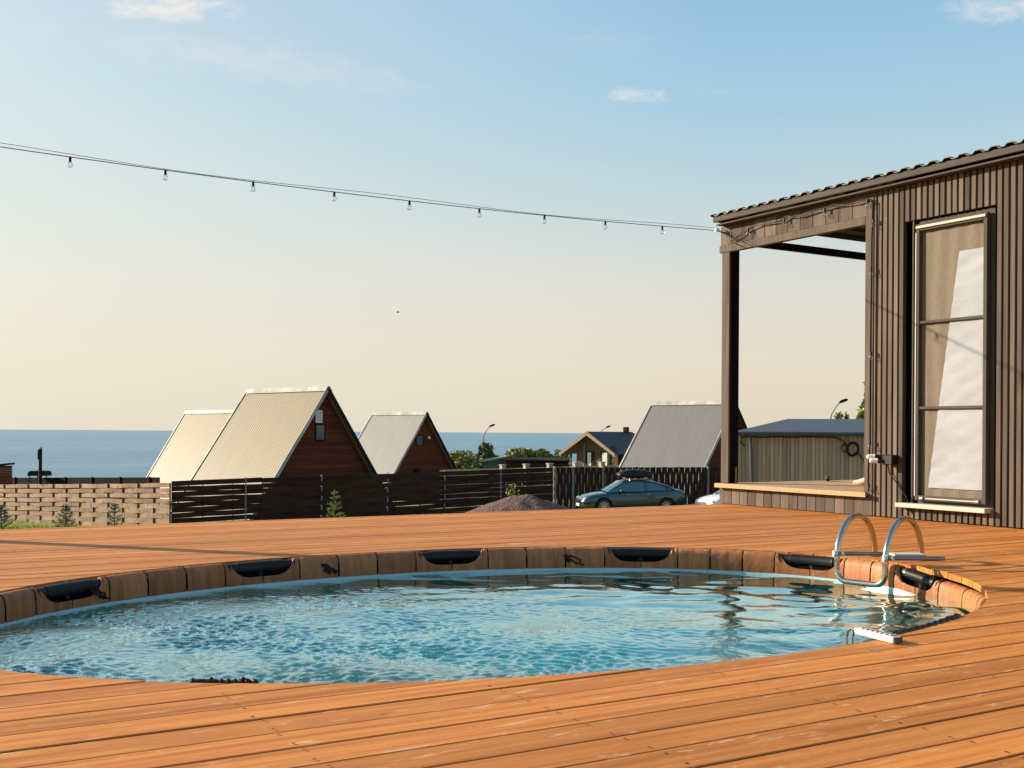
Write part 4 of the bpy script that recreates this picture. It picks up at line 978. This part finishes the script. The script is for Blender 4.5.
# ================================================================== log house with dark roof
def loghouse():
    Z = 100; s = Z/1130; root = thing('bungalow', 'tan log bungalow with charcoal roof and pale bargeboards', 'house', at(593, Z, zh(593, 475, Z)), -YAW-R(38))
    o = root.location; zt = zh(584.4, 431.5, Z)-o.z
    x = lambda px: (px-593)*s*1.25
    ze = zh(587, 453.5, Z)-o.z; xa = x(584.4+2.5); xl = x(560); xr = x(614); k = (zt-ze)
    Lr = 7.0; sk = 22*s      # ridge runs away to the right
    rv = Vector((0, 7.6, 0))
    A = Vector((xa, 0, zt)); Lf = Vector((xl, 0, ze)); Rt = Vector((xr, 0, ze))
    for nm, E_ in (('l', Lf), ('r', Rt)):
        b = MB(); b.prism([A, A+rv, E_+rv, E_], (0, 0, -.10), .5); rf = b.build('roof', M['roofd'], root)
        if nm == 'r':
            b = MB(); q = A+rv*.86; b.box((q.x-.2, q.y-.2, q.z-.3), (q.x+.2, q.y+.2, q.z+.45), .5); b.build('chimney', M['trim'], rf)
        b = MB(); d = (E_-A); b.prism([A+Vector((0, -.06, .03)), E_+Vector((0, -.06, .03)), E_+Vector((0, -.06, -.28)), A+Vector((0, -.06, -.34))], (0, .05, 0), .5); b.build('bargeboard', M['barge'], root)
    wl, wr = x(572), x(611.5)
    b = MB(); n = 26; zb = 0; yo = .8
    def roofz(xx): return zt - (abs(xx-xa)/((xr-xa) if xx > xa else (xa-xl)))*(zt-ze) - .12
    for kx in range(n):
        z0 = zt*kx/n; z1 = zt*(kx+1)/n-.02
        # clip the course to the gable
        a0, a1 = wl, wr
        if z1 > min(roofz(wl), roofz(wr)):
            fL = (zt-.12-z1)/(zt-ze); a0 = max(wl, xa-(xa-xl)*fL); a1 = min(wr, xa+(xr-xa)*fL)
        if a1-a0 < .1: continue
        b.box((a0, yo+random.uniform(0, .03), z0), (a1, yo+.2, z1))
    b.box((wl+.02, yo+.08, 0), (wr-.02, yo+.15, roofz(wl)-.05)); wall = b.build('front_wall', M['brick'], root)
    b = MB(); b.prism([Vector((wr-.05, yo+.1, 0)), Vector((wr-.05, yo+.1, ze-.1)), Vector((wr-.05, yo+.1, ze-.1))+rv*.9, Vector((wr-.05, yo+.1, 0))+rv*.9], (-.1, 0, 0), .5); b.build('side_wall', M['trim'], root)  # side wall coloured near-black to stand for its shade
    for (p0, p1) in ((583, 588.5), (597, 604)):
        zb_ = zh(585, 466, Z)-o.z; z1 = zh(585, 452.5, Z)-o.z
        b = MB(); b.box((x(p0)-.12, yo-.05, zb_-.1), (x(p0), yo-.005, z1+.1), .5); b.box((x(p1), yo-.05, zb_-.1), (x(p1)+.12, yo-.005, z1+.1), .5); b.box((x(p0), yo-.05, z1), (x(p1), yo-.005, z1+.1), .5); b.box((x(p0), yo-.05, zb_-.1), (x(p1), yo-.005, zb_), .5)
        fr = b.build('window', M['trim'], root); b = MB(); b.box((x(p0), yo-.03, zb_), (x(p1)-.22, yo-.008, z1), .5); b.build('curtain', M['white'], fr)
        b = MB(); b.box((x(p1)-.215, yo-.03, zb_), (x(p1), yo-.008, z1), .5); b.build('pane', M['glass'], fr)
    b = MB(); b.tube([(x(580.5), yo-.1, 0), (x(580.5), yo-.1, zh(580, 444, Z)-o.z)], .08, 8); b.build('downpipe', M['postg'], root)
    b = MB(); b.box((x(566.5), .6, 0), (x(568), .75, ze+.2), .5); b.build('porch_post', M['brick'], root)
    b = MB(); b.prism([(xr-.1, .1, ze-.1), (xr-.1, .1, ze-.25), (x(611.8), .1, ze-1.1), (x(611.8), .1, ze-.95)], (0, .1, 0), .5); b.build('brace', M['brick'], root)
loghouse()

# pale wall with pillars above the dark fence, hut and long dark shed behind
def farwalls():
    Z = 66; a = at(440, Z+4); c = at(618, Z); zA, zB = zh(440, 470.0, Z+4), zh(618, 465.2, Z)
    root = thing('garden_wall', 'pale concrete wall with short square pillars behind the dark fence', 'wall', (a.x, a.y, zA-2.4)); D = c-a
    b = MB(); n_ = Vector((-D.y, D.x, 0)).normalized()*.15
    z0 = 0; b.prism([(0, 0, 0), (D.x, D.y, zB-zA), (D.x, D.y, zB-zA+2.4), (0, 0, 2.4)], n_, .5); b.build('wall_body', M['concrete'], root)
    for px in (503, 526.5, 550, 576, 602):
        t = on_ray(px, ((440-512)/1130*(Z+4), Z+4), ((618-512)/1130*Z, Z)); p = D*t; z = (zB-zA)*t
        b = MB(); b.box((p.x-.14, p.y-.14, z), (p.x+.14, p.y+.14, z+2.58), .5, mtx=None); pl = b.build('pillar', M['concrete'], root)
        b = MB(); b.box((p.x-.18, p.y-.18, z+2.582), (p.x+.18, p.y+.18, z+2.63), .5); b.build('pillar_cap', M['concrete'], pl)
    # teal hut
    Z = 84; s = Z/1130; o = at(494, Z, zh(494, 475, Z)); root = thing('hut', 'small teal hut with pale sloping roof by the round bush', 'hut', o, -YAW)
    x = lambda px: (px-494)*s
    z1 = zh(494, 461.5, Z)-o.z; z2 = zh(494, 458.2, Z)-o.z
    b = MB(); b.prism([(x(484), 0, 0), (x(505), 0, 0), (x(505), 0, z2), (x(484), 0, z1-.05)], (0, 2.2, 0), .5); b.build('wall', M['teal'], root)
    b = MB(); b.prism([(x(483), -.2, z1-.04), (x(505.5), -.2, z2+.02), (x(505.5), -.2, z2+.14), (x(483), -.2, z1+.09)], (0, 2.6, 0), .5); b.build('roof', M['concrete'], root)
    Z = 82; s = Z/1130; o = at(536, Z, zh(536, 478, Z)); root = thing('shed', 'long low dark brown shed in front of the hedge', 'shed', o, -YAW)
    x = lambda px: (px-536)*s; z2 = zh(536, 460.5, Z)-o.z
    b = MB()
    for k in range(12): b.box((x(506), random.uniform(0, .02), z2*k/12), (x(569), 2.5, z2*(k+1)/12-.02), None)
    b.build('wall', M['fenceD'], root); b = MB(); b.prism([(x(505), -.3, z2-.05), (x(570), -.3, z2-.05), (x(570), 2.8, z2+.08), (x(505), 2.8, z2+.08)], (0, 0, .08), .5); b.build('roof', M['trim'], root)
    # brown hut at the far left and garden swing, pole
    Z = 62; s = Z/1130; o = at(-8, Z, zh(-8, 500, Z)); root = thing('hut', 'dark brown plank hut at the left edge behind the pale fence', 'hut', o, -YAW)
    x = lambda px: (px+8)*s; z2 = zh(0, 465.5, Z)-o.z
    b = MB()
    for k in range(14): b.box((x(-34), random.uniform(0, .015), z2*k/14), (x(10.6), .25, z2*(k+1)/14-.012), None)
    b.build('wall', M['log'], root); b = MB(); b.prism([(x(-36), -.25, z2-.22), (x(12), -.25, z2+.05), (x(12), -.25, z2+.15), (x(-36), -.25, z2-.12)], (0, .65, 0), .5); b.build('roof', M['trim'], root)
    Z = 72; s = Z/1130; o = at(36.5, Z, zh(36, 496, Z)); root = thing('garden_swing', 'small dark canopy on thin legs before the sea', 'garden swing', o, -YAW)
    x = lambda px: (px-36.5)*s; zc = zh(36, 476, Z)-o.z; zt = zh(36, 471, Z)-o.z
    b = MB(); b.prism([(x(27.3), 0, zc), (x(46), 0, zc), (x(45), 0, zt-.06), (x(43.5), 0, zt), (x(30), 0, zt), (x(28.3), 0, zt-.08)], (0, 1.0, 0), .5); b.build('canopy', M['trim'], root)
    for px in (28, 36, 45):
        b = MB(); b.tube([(x(px), .3, 0), (x(px), .3, zc)], .035, 6); b.build('leg', M['trim'], root)
    b = MB(); b.box((x(29), .3, .5), (x(44), .9, .6)); b.build('seat', M['trim'], root)
    Z = 56.5; o = at(40.5, Z, zh(40, 490, Z)-1.2); root = thing('pole', 'dark square pole standing behind the pale woven fence', 'pole', o)
    hh = zh(40, 448.5, Z)-o.z
    b = MB(); b.box((-.075, -.075, 0), (.075, .075, hh), .5); b.build('pole_shaft', M['trim'], root)
    b = MB(); b.box((-.13, -.03, hh-.55), (-.076, .03, hh-.08), .5); b.tube([(.04, 0, hh), (.04, 0, hh+.08)], .03, 6); b.build('bracket', M['trim'], root)
farwalls()

# street lamps
def lamp(label, px, pytop, Z, hdx, arm=.8):
    zt = zh(px, pytop, Z); g0 = gw(px, Z); root = thing('street_lamp', label, 'street lamp', at(px, Z, g0), -YAW, 'grey street lamps in the distance'); H = zt-g0
    b = MB(); b.tube([(0, 0, 0), (0, 0, H-.9), ], [.09, .06], 8); b.tube([(0, 0, H-.9), (.06, 0, H-.72), (hdx*.6, 0, H-.3), (hdx, 0, H)], [.06, .05, .04, .04], 8); b.build('pole', M['pole'], root, smooth=True)
    b = MB(); b.tube([(hdx-.02, 0, H-.03), (hdx+.12, 0, H+.06), (hdx+.42, 0, H+.16), (hdx+.52, 0, H+.20)], [.05, .10, .09, .03], 8); b.build('lamp_head', M['trim'], root, smooth='all')
lamp('grey street lamp rising from the bush left of the bungalow', 483.5, 426.5, 105, .55)
lamp('street lamp whose head shows above the bungalow roof', 597, 427.5, 125, 1.0)
lamp('grey street lamp rising above the slate blue shed roof', 830.5, 402.3, 70, .55)

# ================================================================== slate roofed shed behind the porch
def shed():
    Z = 21; root = thing('shed', 'grey brown board shed with slate blue roof behind the porch', 'shed', at(738, Z, -1.4), -YAW-R(12.5)); o = root.location
    s = Z/1130; zw = zh(760, 433.6, Z)-o.z; Wd = (935-738)*s
    def lx(px): r = (px-512)/1130; return (r*Z-226/1130*Z)/(.976+.216*r)
    b = MB(); k = 0; x = 0
    while x < Wd:
        b.box((x, random.uniform(0, .006), 0), (x+.068, .03, zw), None, ch=.004); x += .0735
    y = 0.05
    b.box((0.01, .031, 0), (Wd, .05, zw-.01), .1)
    while y < 4: b.box((-.0, y, 0), (.03, y+.128, zw), None); y += .136
    b.build('wall', M['shedw'], root)
    b = MB(); e = .08; zr = zh(800, 419, Z+2.2)-o.z; xr = .95; yb = 2.3
    lo_ = zw+.035
    vs = [(-e, -e, lo_), (Wd+.2, -e, lo_), (Wd+.2, 4.6, lo_), (-e, 4.6, lo_), (xr, yb, zr), (Wd+.2, yb, zr), (-e, -e, lo_-.05), (Wd+.2, -e, lo_-.05), (Wd+.2, 4.6, lo_-.05), (-e, 4.6, lo_-.05)]
    b.add(vs, [(0, 1, 5, 4), (1, 2, 5), (2, 3, 4, 5), (3, 0, 4), (0, 6, 7, 1), (1, 7, 8, 2), (2, 8, 9, 3), (3, 9, 6, 0), (6, 9, 8, 7)], .5); rf = b.build('roof', M['shedr'], root)
    b = MB(); b.tube([(-e-.03, -e-.04, lo_-.03), (Wd+.2, -e-.04, lo_-.03)], .035, 8); b.build('gutter', M['shedr'], rf, smooth=True)
    b = MB(); b.tube([(lx(750), -.10, lo_-.05), (lx(751), -.07, lo_-.3), (lx(753.5), -.07, 0)], .03, 8); b.build('downpipe', M['shedr'], root, smooth=True)
    def q(px, py, y=-.03): return Vector((lx(px), y, zh(px, py, Z-.216*lx(px))-o.z))
    ca = thing('cable', 'black cable with a hanging coil on the grey brown shed wall', 'cable', root.location, -YAW-R(12.5))
    b = MB(); pts = [q(745, 446), q(741, 443), q(740, 438), q(744, 436.8)]+[q(x_, 437+.4*math.sin(x_*.2)) for x_ in range(752, 835, 8)]+[q(838, 438.5), q(843, 441), q(846, 444.5)]
    b.tube(pts, .011, 6); cc = []
    for t in np.linspace(0, 6.28*4, 90): cc.append(q(852.5+5.5*math.cos(t)+.6*math.sin(t*.7)-.5*math.sin(t), 449+6.5*math.sin(t)+.7*math.cos(t*1.3), -.05-.01*math.sin(t*.5)))
    b.tube(cc, .011, 6); cc = []
    for t in np.linspace(0, 6.28*2, 40): cc.append(q(844+2.6*math.cos(t), 448+3.8*math.sin(t)+.4*math.cos(t*.6), -.06))
    b.tube(cc, .010, 6); b.tube([q(857, 451), q(861, 457), q(866, 463)], .011, 6)
    b.build('cable_run', M['black'], ca, smooth='all')
shed()

# ================================================================== cars
def car(label, px, Z, head, paint, roofbox, scale=1.0, zoff=0):
    X = (px-512)/1130*Z; g0 = float(gz(X, Z))+zoff
    f = W(*head); f.normalize(); root = thing('parked_car', label, 'car', W(X, Z, g0), math.atan2(f.y, f.x), 'cars parked by the fence')
    root.scale = (scale,)*3
    # side outline stations: x from tail (-2.3) to nose (2.3): (x, z_bottom, z_shoulder, halfwidth)
    st = [(-2.30, .46, .74, .62), (-2.24, .34, .93, .76), (-2.05, .26, 1.00, .84), (-1.6, .20, 1.00, .89), (-1.0, .19, .97, .91), (0, .18, .93, .92), (.8, .18, .91, .91), (1.15, .19, .89, .90), (1.6, .20, .84, .88), (1.95, .22, .76, .84), (2.18, .27, .66, .74), (2.28, .36, .56, .60)]
    fine = []
    for i in range(len(st)-1):
        for k in range(4):
            e = k/4; fine.append(tuple(st[i][j]+(st[i+1][j]-st[i][j])*e for j in range(4)))
    fine.append(st[-1]); st = fine
    arch = [(-1.38, .345), (1.36, .345)]
    vs = []; n = 0
    for (x, zb, zs, hw) in st:
        za = zb
        for (ax, ar) in arch:
            d = abs(x-ax)
            if d < ar+.04: za = max(za, .32+math.sqrt(max(0, (ar+.04)**2-d*d)))
        hgt = zs-zb
        ring = [(hw*.90, zb+.0 if za == zb else za), (hw*.985, max(za, zb+hgt*.22)), (hw, max(za+.005, zb+hgt*.5)), (hw*.985, max(za+.01, zb+hgt*.78)), (hw*.93, zs-.035), (hw*.84, zs), (hw*.5, zs+.025), (0, zs+.035)]
        L_ = [(x, -a, b_) for a, b_ in ring]; R_ = [(x, a, b_) for a, b_ in ring[-2::-1]]
        ringv = L_+R_+[(x, hw*.6, max(zb+.02, .22)), (x, -hw*.6, max(zb+.02, .22))]; n = len(ringv); vs += ringv
    m = len(st); fs = [(i*n+k, i*n+(k+1) % n, (i+1)*n+(k+1) % n, (i+1)*n+k) for i in range(m-1) for k in range(n)] + [tuple(range(n))[::-1], tuple((m-1)*n+k for k in range(n))]
    b = MB(); b.add(vs, fs, .5); body = b.build('body', paint, root, smooth=True)
    # cabin: outline from tail deck to bonnet
    gl = [(-1.95, 1.00, .62), (-1.45, 1.22, .60), (-.95, 1.37, .585), (-.4, 1.425, .58), (.1, 1.42, .58), (.45, 1.36, .585), (.80, 1.18, .62), (1.22, .935, .70)]
    low = [(-1.95, .99, .76), (-1.45, .985, .80), (-.95, .97, .81), (-.4, .95, .82), (.1, .94, .82), (.45, .93, .82), (.80, .92, .81), (1.22, .90, .78)]
    vs = []
    for (x, zt, ht), (x2, zl, hl) in zip(gl, low): vs += [(x2, -hl, zl), (x, -ht-.02, zt-.05), (x, -ht+.08, zt), (x, 0, zt+.025), (x, ht-.08, zt), (x, ht+.02, zt-.05), (x2, hl, zl)]
    n = 7; m = len(gl)
    fs = [(i*n+k, (i+1)*n+k, (i+1)*n+k+1, i*n+k+1) for i in range(m-1) for k in range(n-1)]
    side = [f_ for j, f_ in enumerate(fs) if j % (n-1) in (0, n-2)]
    topf = [f_ for j, f_ in enumerate(fs) if j % (n-1) not in (0, n-2)]
    b = MB(); b.add(vs, side, .5, 0); b.add(vs, [f_ for j, f_ in enumerate(topf) if (j//4) in (0, 5, 6)], .5, 0); b.build('glasshouse', M['carglass'], root, smooth=True)
    b = MB(); b.add(vs, [f_ for j, f_ in enumerate(topf) if (j//4) in (1, 2, 3, 4)], .5); b.build('roof', paint, root, smooth=True)
    b = MB()
    for sgn in (-1, 1):
        P = lambda i, e: Vector(vs[i*n+(0 if sgn < 0 else 6)]).lerp(Vector(vs[i*n+(1 if sgn < 0 else 5)]), e)+Vector((0, sgn*.012, 0))
        b.tube([P(7, 1)+Vector((0, 0, 0)), P(6, 1), P(5, 1), P(4, 1), P(3, 1), P(2, 1), P(1, 1), P(0, 1)], .028, 6)
        b.tube([P(3, 0)+Vector((-.1, 0, 0)), P(3, 1)+Vector((-.1, 0, 0))], .03, 6); b.tube([P(1, 0), P(1, 1)], .05, 6)
        b.tube([P(7, 0), P(5, 0), P(3, 0), P(1, 0), P(0, 0)], .014, 6)
    b.build('pillar_trim', paint, root, smooth=True)
    for (ax, _) in arch:
        for sgn in (-1, 1):
            wh = bpy.data.objects.new('wheel', None); C.objects.link(wh); wh.parent = root; wh.location = (ax, sgn*.80, .32)
            b = MB(); vs2 = []; pr = [(-.10, .22), (-.10, .29), (-.07, .32), (.07, .32), (.10, .29), (.10, .22)]; nn = 28
            for k in range(nn):
                th = 2*math.pi*k/nn
                for (y, r_) in pr: vs2.append((r_*math.cos(th), y, r_*math.sin(th)))
            b.add(vs2, [(k*6+j, ((k+1) % nn)*6+j, ((k+1) % nn)*6+j+1, k*6+j+1) for k in range(nn) for j in range(5)], .5); b.build('tyre', M['tyre'], wh, smooth=True)
            b = MB()
            for k in range(10):
                th = 2*math.pi*k/10; c_, s_ = math.cos(th), math.sin(th); t_ = Vector((-s_, 0, c_))*.022; u_ = Vector((c_, 0, s_))
                b.prism([u_*.04+t_+Vector((0, sgn*.085, 0)), u_*.225+t_*1.3+Vector((0, sgn*.085, 0)), u_*.225-t_*1.3+Vector((0, sgn*.085, 0)), u_*.04-t_+Vector((0, sgn*.085, 0))], (0, -sgn*.03, 0), .5)
            b.tube([(0, sgn*.05, 0), (0, sgn*.095, 0)], .055, 12)
            b.tube([(.225*math.cos(a_), sgn*.085, .225*math.sin(a_)) for a_ in np.linspace(0, 6.28, 25)[:-1]], .014, 6, closed=True); b.build('rim', M['rim'], wh, smooth=True)
            b = MB(); b.tube([(0, -sgn*.04, 0), (0, -sgn*.02, 0)], .22, 16); b.build('brake_disc', M['trim'], wh)
    for sgn in (-1, 1):
        b = MB(); b.ball((2.08, sgn*.60, .62), .2, sx=.72, sy=.75, sz=.40, n=12, m=8); b.build('headlight', M['lamp'], root, smooth='all')
        b = MB(); b.ball((-2.20, sgn*.62, .84), .18, sx=.4, sy=.9, sz=.42, n=12, m=8); b.build('tail_light', M['red'], root, smooth='all')
        b = MB(); b.ball((.62, sgn*.98, .98), .11, sx=.7, sy=1, sz=.7, n=10, m=6); b.tube([(.62, sgn*.80, .95), (.62, sgn*.98, .97)], .025, 6); b.build('side_mirror', paint, root, smooth='all')
        for xh in (-.55, .30): b = MB(); b.box((xh-.09, sgn*.925, .80), (xh+.09, sgn*.95, .825), .5, ch=.004); b.build('door_handle', M['rim'], root)
        b = MB(); b.box((-1.0, sgn*.86, .18), (1.0, sgn*.915, .26), .5, ch=.01); b.build('side_skirt', M['trim'], root)
    b = MB()
    for k in range(5): b.box((2.262+.0, -.36, .44+k*.034), (2.30, .36, .458+k*.034), .5)
    b.build('grille', M['trim'], root)
    b = MB(); b.box((2.285, -.26, .30), (2.305, .26, .41), .5); b.build('number_plate', M['white'], root)
    if roofbox:
        b = MB(); vs = []; xs = [(-1.05, .02, .20), (-.98, .10, .33), (-.6, .17, .38), (.2, .19, .38), (.75, .15, .36), (1.02, .08, .30), (1.12, .02, .16)]
        for (x, h, hw) in xs:
            for k in range(14):
                th = 2*math.pi*k/14; c_ = math.cos(th); s_ = math.sin(th)
                vs.append((x*.72-.22, hw*(abs(c_)**.6)*(1 if c_ > 0 else -1), 1.62+h*1.35*(abs(s_)**.7)*(1 if s_ > 0 else -.5)))
        fs = [(i*14+k, i*14+(k+1) % 14, (i+1)*14+(k+1) % 14, (i+1)*14+k) for i in range(6) for k in range(14)]+[tuple(range(14)), tuple(6*14+k for k in range(14))]
        b.add(vs, fs, .5); rb = b.build('roof_box', M['black'], root, smooth=True)
        for xx in (-.8, .15):
            b = MB(); b.tube([(xx, -.56, 1.40), (xx, -.50, 1.475), (xx, .50, 1.475), (xx, .56, 1.40)], .022, 6); b.build('roof_bar', M['rim'], root, smooth=True)
    return root
car('dark petrol blue sedan with black roof box parked by the fence', 630, 50, (-.985, -.17), M['carp'], True, 1.02)
car('white car with only its bonnet showing beside the porch skirt', 748, 49, (-.93, -.37), M['carw'], False)

# ================================================================== gravel pile
def pile():
    X = (526-512)/1130*46; Zc = 46; g0 = zh(526, 516, 46); b = MB(); n, m = 60, 26; vs = [W(X, Zc, g0)-W(X, Zc, g0)+Vector((0, 0, 0))]; vs = []
    base = W(X, Zc, g0)
    for j in range(m+1):
        for i in range(n):
            th = 2*math.pi*i/n; r = j/m
            h = .90*(1-r)**.9*(1-.15*r) if r > .12 else .90*(1-.12)**.9
            h = max(0, .88*(1-r**1.25)) * (1 + .15*math.cos(th-2.9)*r)
            x = 2.7*r*math.cos(th); y = 1.8*r*math.sin(th)
            nn = mnoise.noise(Vector((x*2.2, y*2.2, 0)))*.07 + mnoise.noise(Vector((x*9, y*9, 3)))*.035
            p = W(x, y, h+nn*(1-r*.5)-(.25 if j == m else 0)); vs.append(p)
    b.add(vs, [(j*n+i, j*n+(i+1) % n, (j+1)*n+(i+1) % n, (j+1)*n+i) for j in range(m) for i in range(n)], .5)
    o = b.build('gravel_pile', M['gravel'], loc=base); tag(o, 'low mauve brown gravel pile in front of the dark fence', 'gravel pile')
pile()

# ================================================================== plants
def leaf(b, c, size, rr, d=None):
    n = Vector((rr.gauss(0, 1), rr.gauss(0, 1), rr.gauss(0, 1))).normalized(); a = n.orthogonal().normalized(); q = n.cross(a)
    th = rr.uniform(0, 6.28); a, q = a*math.cos(th)+q*math.sin(th), q*math.cos(th)-a*math.sin(th)
    b.add([c-a*size, c+q*size*.45, c+a*size, c-q*size*.45], [(0, 1, 2, 3)], rr.random())
def needlebranch(b, p0, p1, nn, ln, rr):
    d = (p1-p0)
    for k in range(nn):
        p = p0+d*rr.random(); dr = (d.normalized()*rr.uniform(.2, 1)+Vector((rr.gauss(0, 1), rr.gauss(0, 1), rr.gauss(0, .8)))*.75).normalized()
        s = dr.orthogonal().normalized()*ln*.10
        b.add([p-s, p+s, p+dr*ln], [(0, 1, 2)], rr.random())
def sapling(label, px, Z, h, wd, seed, m='pine', nb=7, ztop=None):
    rr = random.Random(seed); zt = zh(px, ztop, Z); z0 = gw(px, Z)
    h = max(h, zt-z0) if ztop else h; z0 = zt-h if ztop else z0
    root = thing('pine_sapling', label, 'tree', at(px, Z, z0), 0, 'young pines planted along the fences'); b = MB(); b.tube([(0, 0, 0), (0, 0, h*.9)], [.03, .010], 6); b.build('trunk', M['bark'], root)
    b = MB(); zs = h*.12
    while zs < h*.92:
        f = 1-(zs/h); L = wd*(f**.8)+.06
        k = nb if zs < h*.8 else 5
        for i in range(k):
            a = 6.28*i/k+rr.uniform(-.4, .4); l = L*rr.uniform(.65, 1.1); p1 = Vector((math.cos(a)*l, math.sin(a)*l, zs+l*rr.uniform(.25, .7)))
            b.tube([(0, 0, zs), p1], [.01, .004], 4); needlebranch(b, Vector((0, 0, zs))*.4+p1*.6-Vector((0, 0, zs*0)), p1, 26, .085, rr); needlebranch(b, Vector((0, 0, zs)), p1, 26, .075, rr)
        zs += h*rr.uniform(.10, .15)
    needlebranch(b, Vector((0, 0, h*.75)), Vector((0, 0, h)), 60, .09, rr)
    b.build('crown', M[m], root)
sapling('dark pine sapling cut by the left picture edge before the pale fence', 2, 44, .9, .48, 1, ztop=505)
sapling('small dark pine sapling, left of two before the pale fence', 66.5, 43.5, .95, .40, 2, ztop=504.5)
sapling('thin sparse pine sapling, nearest the corner of the pale fence', 115, 43.5, .95, .36, 3, nb=5, ztop=503)
sapling('bright green young pine in front of the dark fence', 335, 44, 1.25, .46, 4, 'bright', nb=8, ztop=490)
def crown(label, px, Z, w, pytop, pybot, m, seed, nleaf=1500, name='bush', cat='bush', lsize=.16, even=False):
    rr = random.Random(seed); zt = zh(px, pytop, Z); zb = zh(px, pybot, Z); s = Z/1130; hw = w*s/2; H = zt-zb
    root = thing(name, label, cat, at(px, Z, zb), -YAW); cl = []
    for k in range(int(30*max(1, w/20))):
        u = rr.uniform(-1, 1); zz = rr.random()**.8; lim = (1-abs(u)**2.2)*rr.uniform(.72, 1)
        rad = rr.uniform(.22, .42)*min(H, 2.0)*(.5 if even else .75); cl.append((Vector((u*hw*.92, rr.uniform(-1, 1)*min(hw, 1.4)*.6, max(.1, H*(1 if even else 1-abs(u)**3)*zz-rad*.6+.1))), rad))
    b = MB()
    for k in range(nleaf):
        c, r_ = rr.choice(cl); d = Vector((rr.gauss(0, 1), rr.gauss(0, 1), rr.gauss(0, 1))).normalized()*r_*rr.uniform(.55, 1.05)
        p = c+d; p.z = max(p.z, 0); leaf(b, p, lsize*1.25*rr.uniform(.6, 1.3), rr)
    b.build('foliage', M[m], root); b = MB()
    for k in range(5): c, r_ = rr.choice(cl); b.tube([(c.x*.3, 0, 0), c], [.05, .015], 5)
    b.build('stem', M['bark'], root)
crown('low yellow green bush right of the grey A-frame', 462, 108, 40, 451.5, 471, 'bush', 11, 3600)
crown('round dark green bush under the street lamp', 487, 98, 23, 445, 470, 'bushd', 12, 3600, lsize=.15)
crown('pale tufted bush just right of the round bush', 514, 112, 28, 450, 468, 'bush', 13, 2600)
crown('long yellow green hedge behind the brown shed', 538, 114, 66, 450, 468, 'bush', 14, 6500, name='hedge', cat='hedge', even=True)
crown('small leafy tuft above the shed roof by its right lamp side', 838, 30, 6, 413.5, 424, 'bush', 15, 60, lsize=.05, name='shrub', cat='shrub')
crown('sprig of leaves above the shed roof nearest the cabin corner', 846.5, 30, 4, 414, 424, 'bushd', 16, 40, lsize=.045, name='shrub', cat='shrub')
crown('bright green shrub peeping over the shed roof at the cabin corner', 862, 30, 9, 409, 424, 'bright', 17, 160, lsize=.07, name='shrub', cat='shrub')
def cypress():
    rr = random.Random(5); px, Z = 870, 38; s = Z/1130; z0 = gw(px, Z); zt = zh(px, 369, Z); H = zt-z0
    root = thing('cypress_tree', 'dark narrow cypress behind the cabin corner', 'tree', at(px, Z, z0), -YAW)
    b = MB(); b.tube([(0, 0, 0), (0, 0, H*.9)], [.12, .02], 6); b.build('trunk', M['bark'], root); b = MB()
    for k in range(4200):
        zz = H*(.08+.92*rr.random()); f = min(1, (H-zz)/(H*.22))**.6; r_ = .27*f*rr.uniform(.6, 1.08)*(1+.18*math.sin(zz*5+rr.random())); a = rr.uniform(0, 6.28)
        leaf(b, Vector((r_*math.cos(a), r_*math.sin(a), zz)), .07*rr.uniform(.6, 1.3), rr)
    b.build('crown', M['bushd'], root)
cypress()
# weeds by the gravel pile, grass tufts at left
def weeds():
    rr = random.Random(9); root = thing('weed', 'tall weed growing at the top of the gravel pile', 'plant', at(513, 48.0, zh(513, 512, 48)), 0); b = MB(); H = zh(513, 484, 48)-zh(513, 512, 48)
    for k in range(9):
        a = rr.uniform(0, 6.28); l = rr.uniform(.1, .35); p1 = Vector((math.cos(a)*l, math.sin(a)*l, H*rr.uniform(.75, 1)))
        b.tube([(0, 0, 0), p1*.5+Vector((0, 0, .1)), p1], [.012, .01, .004], 4)
    b.build('stem', M['bush'], root); b = MB()
    for k in range(110): leaf(b, Vector((rr.gauss(0, .16), rr.gauss(0, .16), H*rr.uniform(.3, 1))), .07, rr)
    b.build('foliage', M['bush'], root)
    b = MB(); 
    for k in range(16000):
        px = rr.uniform(-60, 190); Z = rr.uniform(34, 47.5) if k % 5 else rr.uniform(40, 52); X = (px-512)/1130*Z
        z = float(0); pts.append((X, Z)) if False else None
        gl_.append((X, Z))
    A = np.array(gl_); H_ = gz(A[:, 0], A[:, 1])
    for (X, Z), z in zip(gl_, H_):
        # keep to the camera side of the pale fence
        if X < -13.6 and Z > 45+(-13.6-X)*.833-.3: continue
        p = W(X, Z, float(z)); d = Vector((rr.gauss(0, .05), rr.gauss(0, .05), rr.uniform(.08, .20))); s = Vector((rr.gauss(0, 1), rr.gauss(0, 1), 0)).normalized()*.018
        b.add([p-s, p+s, p+d], [(0, 1, 2)], rr.random())
    tag(b.build('grass', M['grassb']), 'sunlit grass before the pale fence', 'grass', kind='stuff')
gl_ = []; pts = []
weeds()
# a distant gull
def bird():
    Z = 120; root = thing('bird', 'tiny dark bird flying high over the sea', 'bird', at(397, Z, zh(397, 312.4, Z)), -YAW)
    b = MB(); b.tube([(-.16, 0, 0), (-.08, 0, .02), (.06, 0, .02), (.15, 0, .03), (.2, 0, .025)], [.01, .05, .055, .03, .008], 8); b.build('body', M['trim'], root, smooth=True)
    for sg in (-1, 1):
        b = MB(); b.prism([(.05, sg*.03, .03), (.10, sg*.22, .10), (.02, sg*.5, .06), (-.04, sg*.25, .09), (-.07, sg*.03, .03)], (0, 0, .012), .5); b.build('wing', M['trim'], root)
bird()
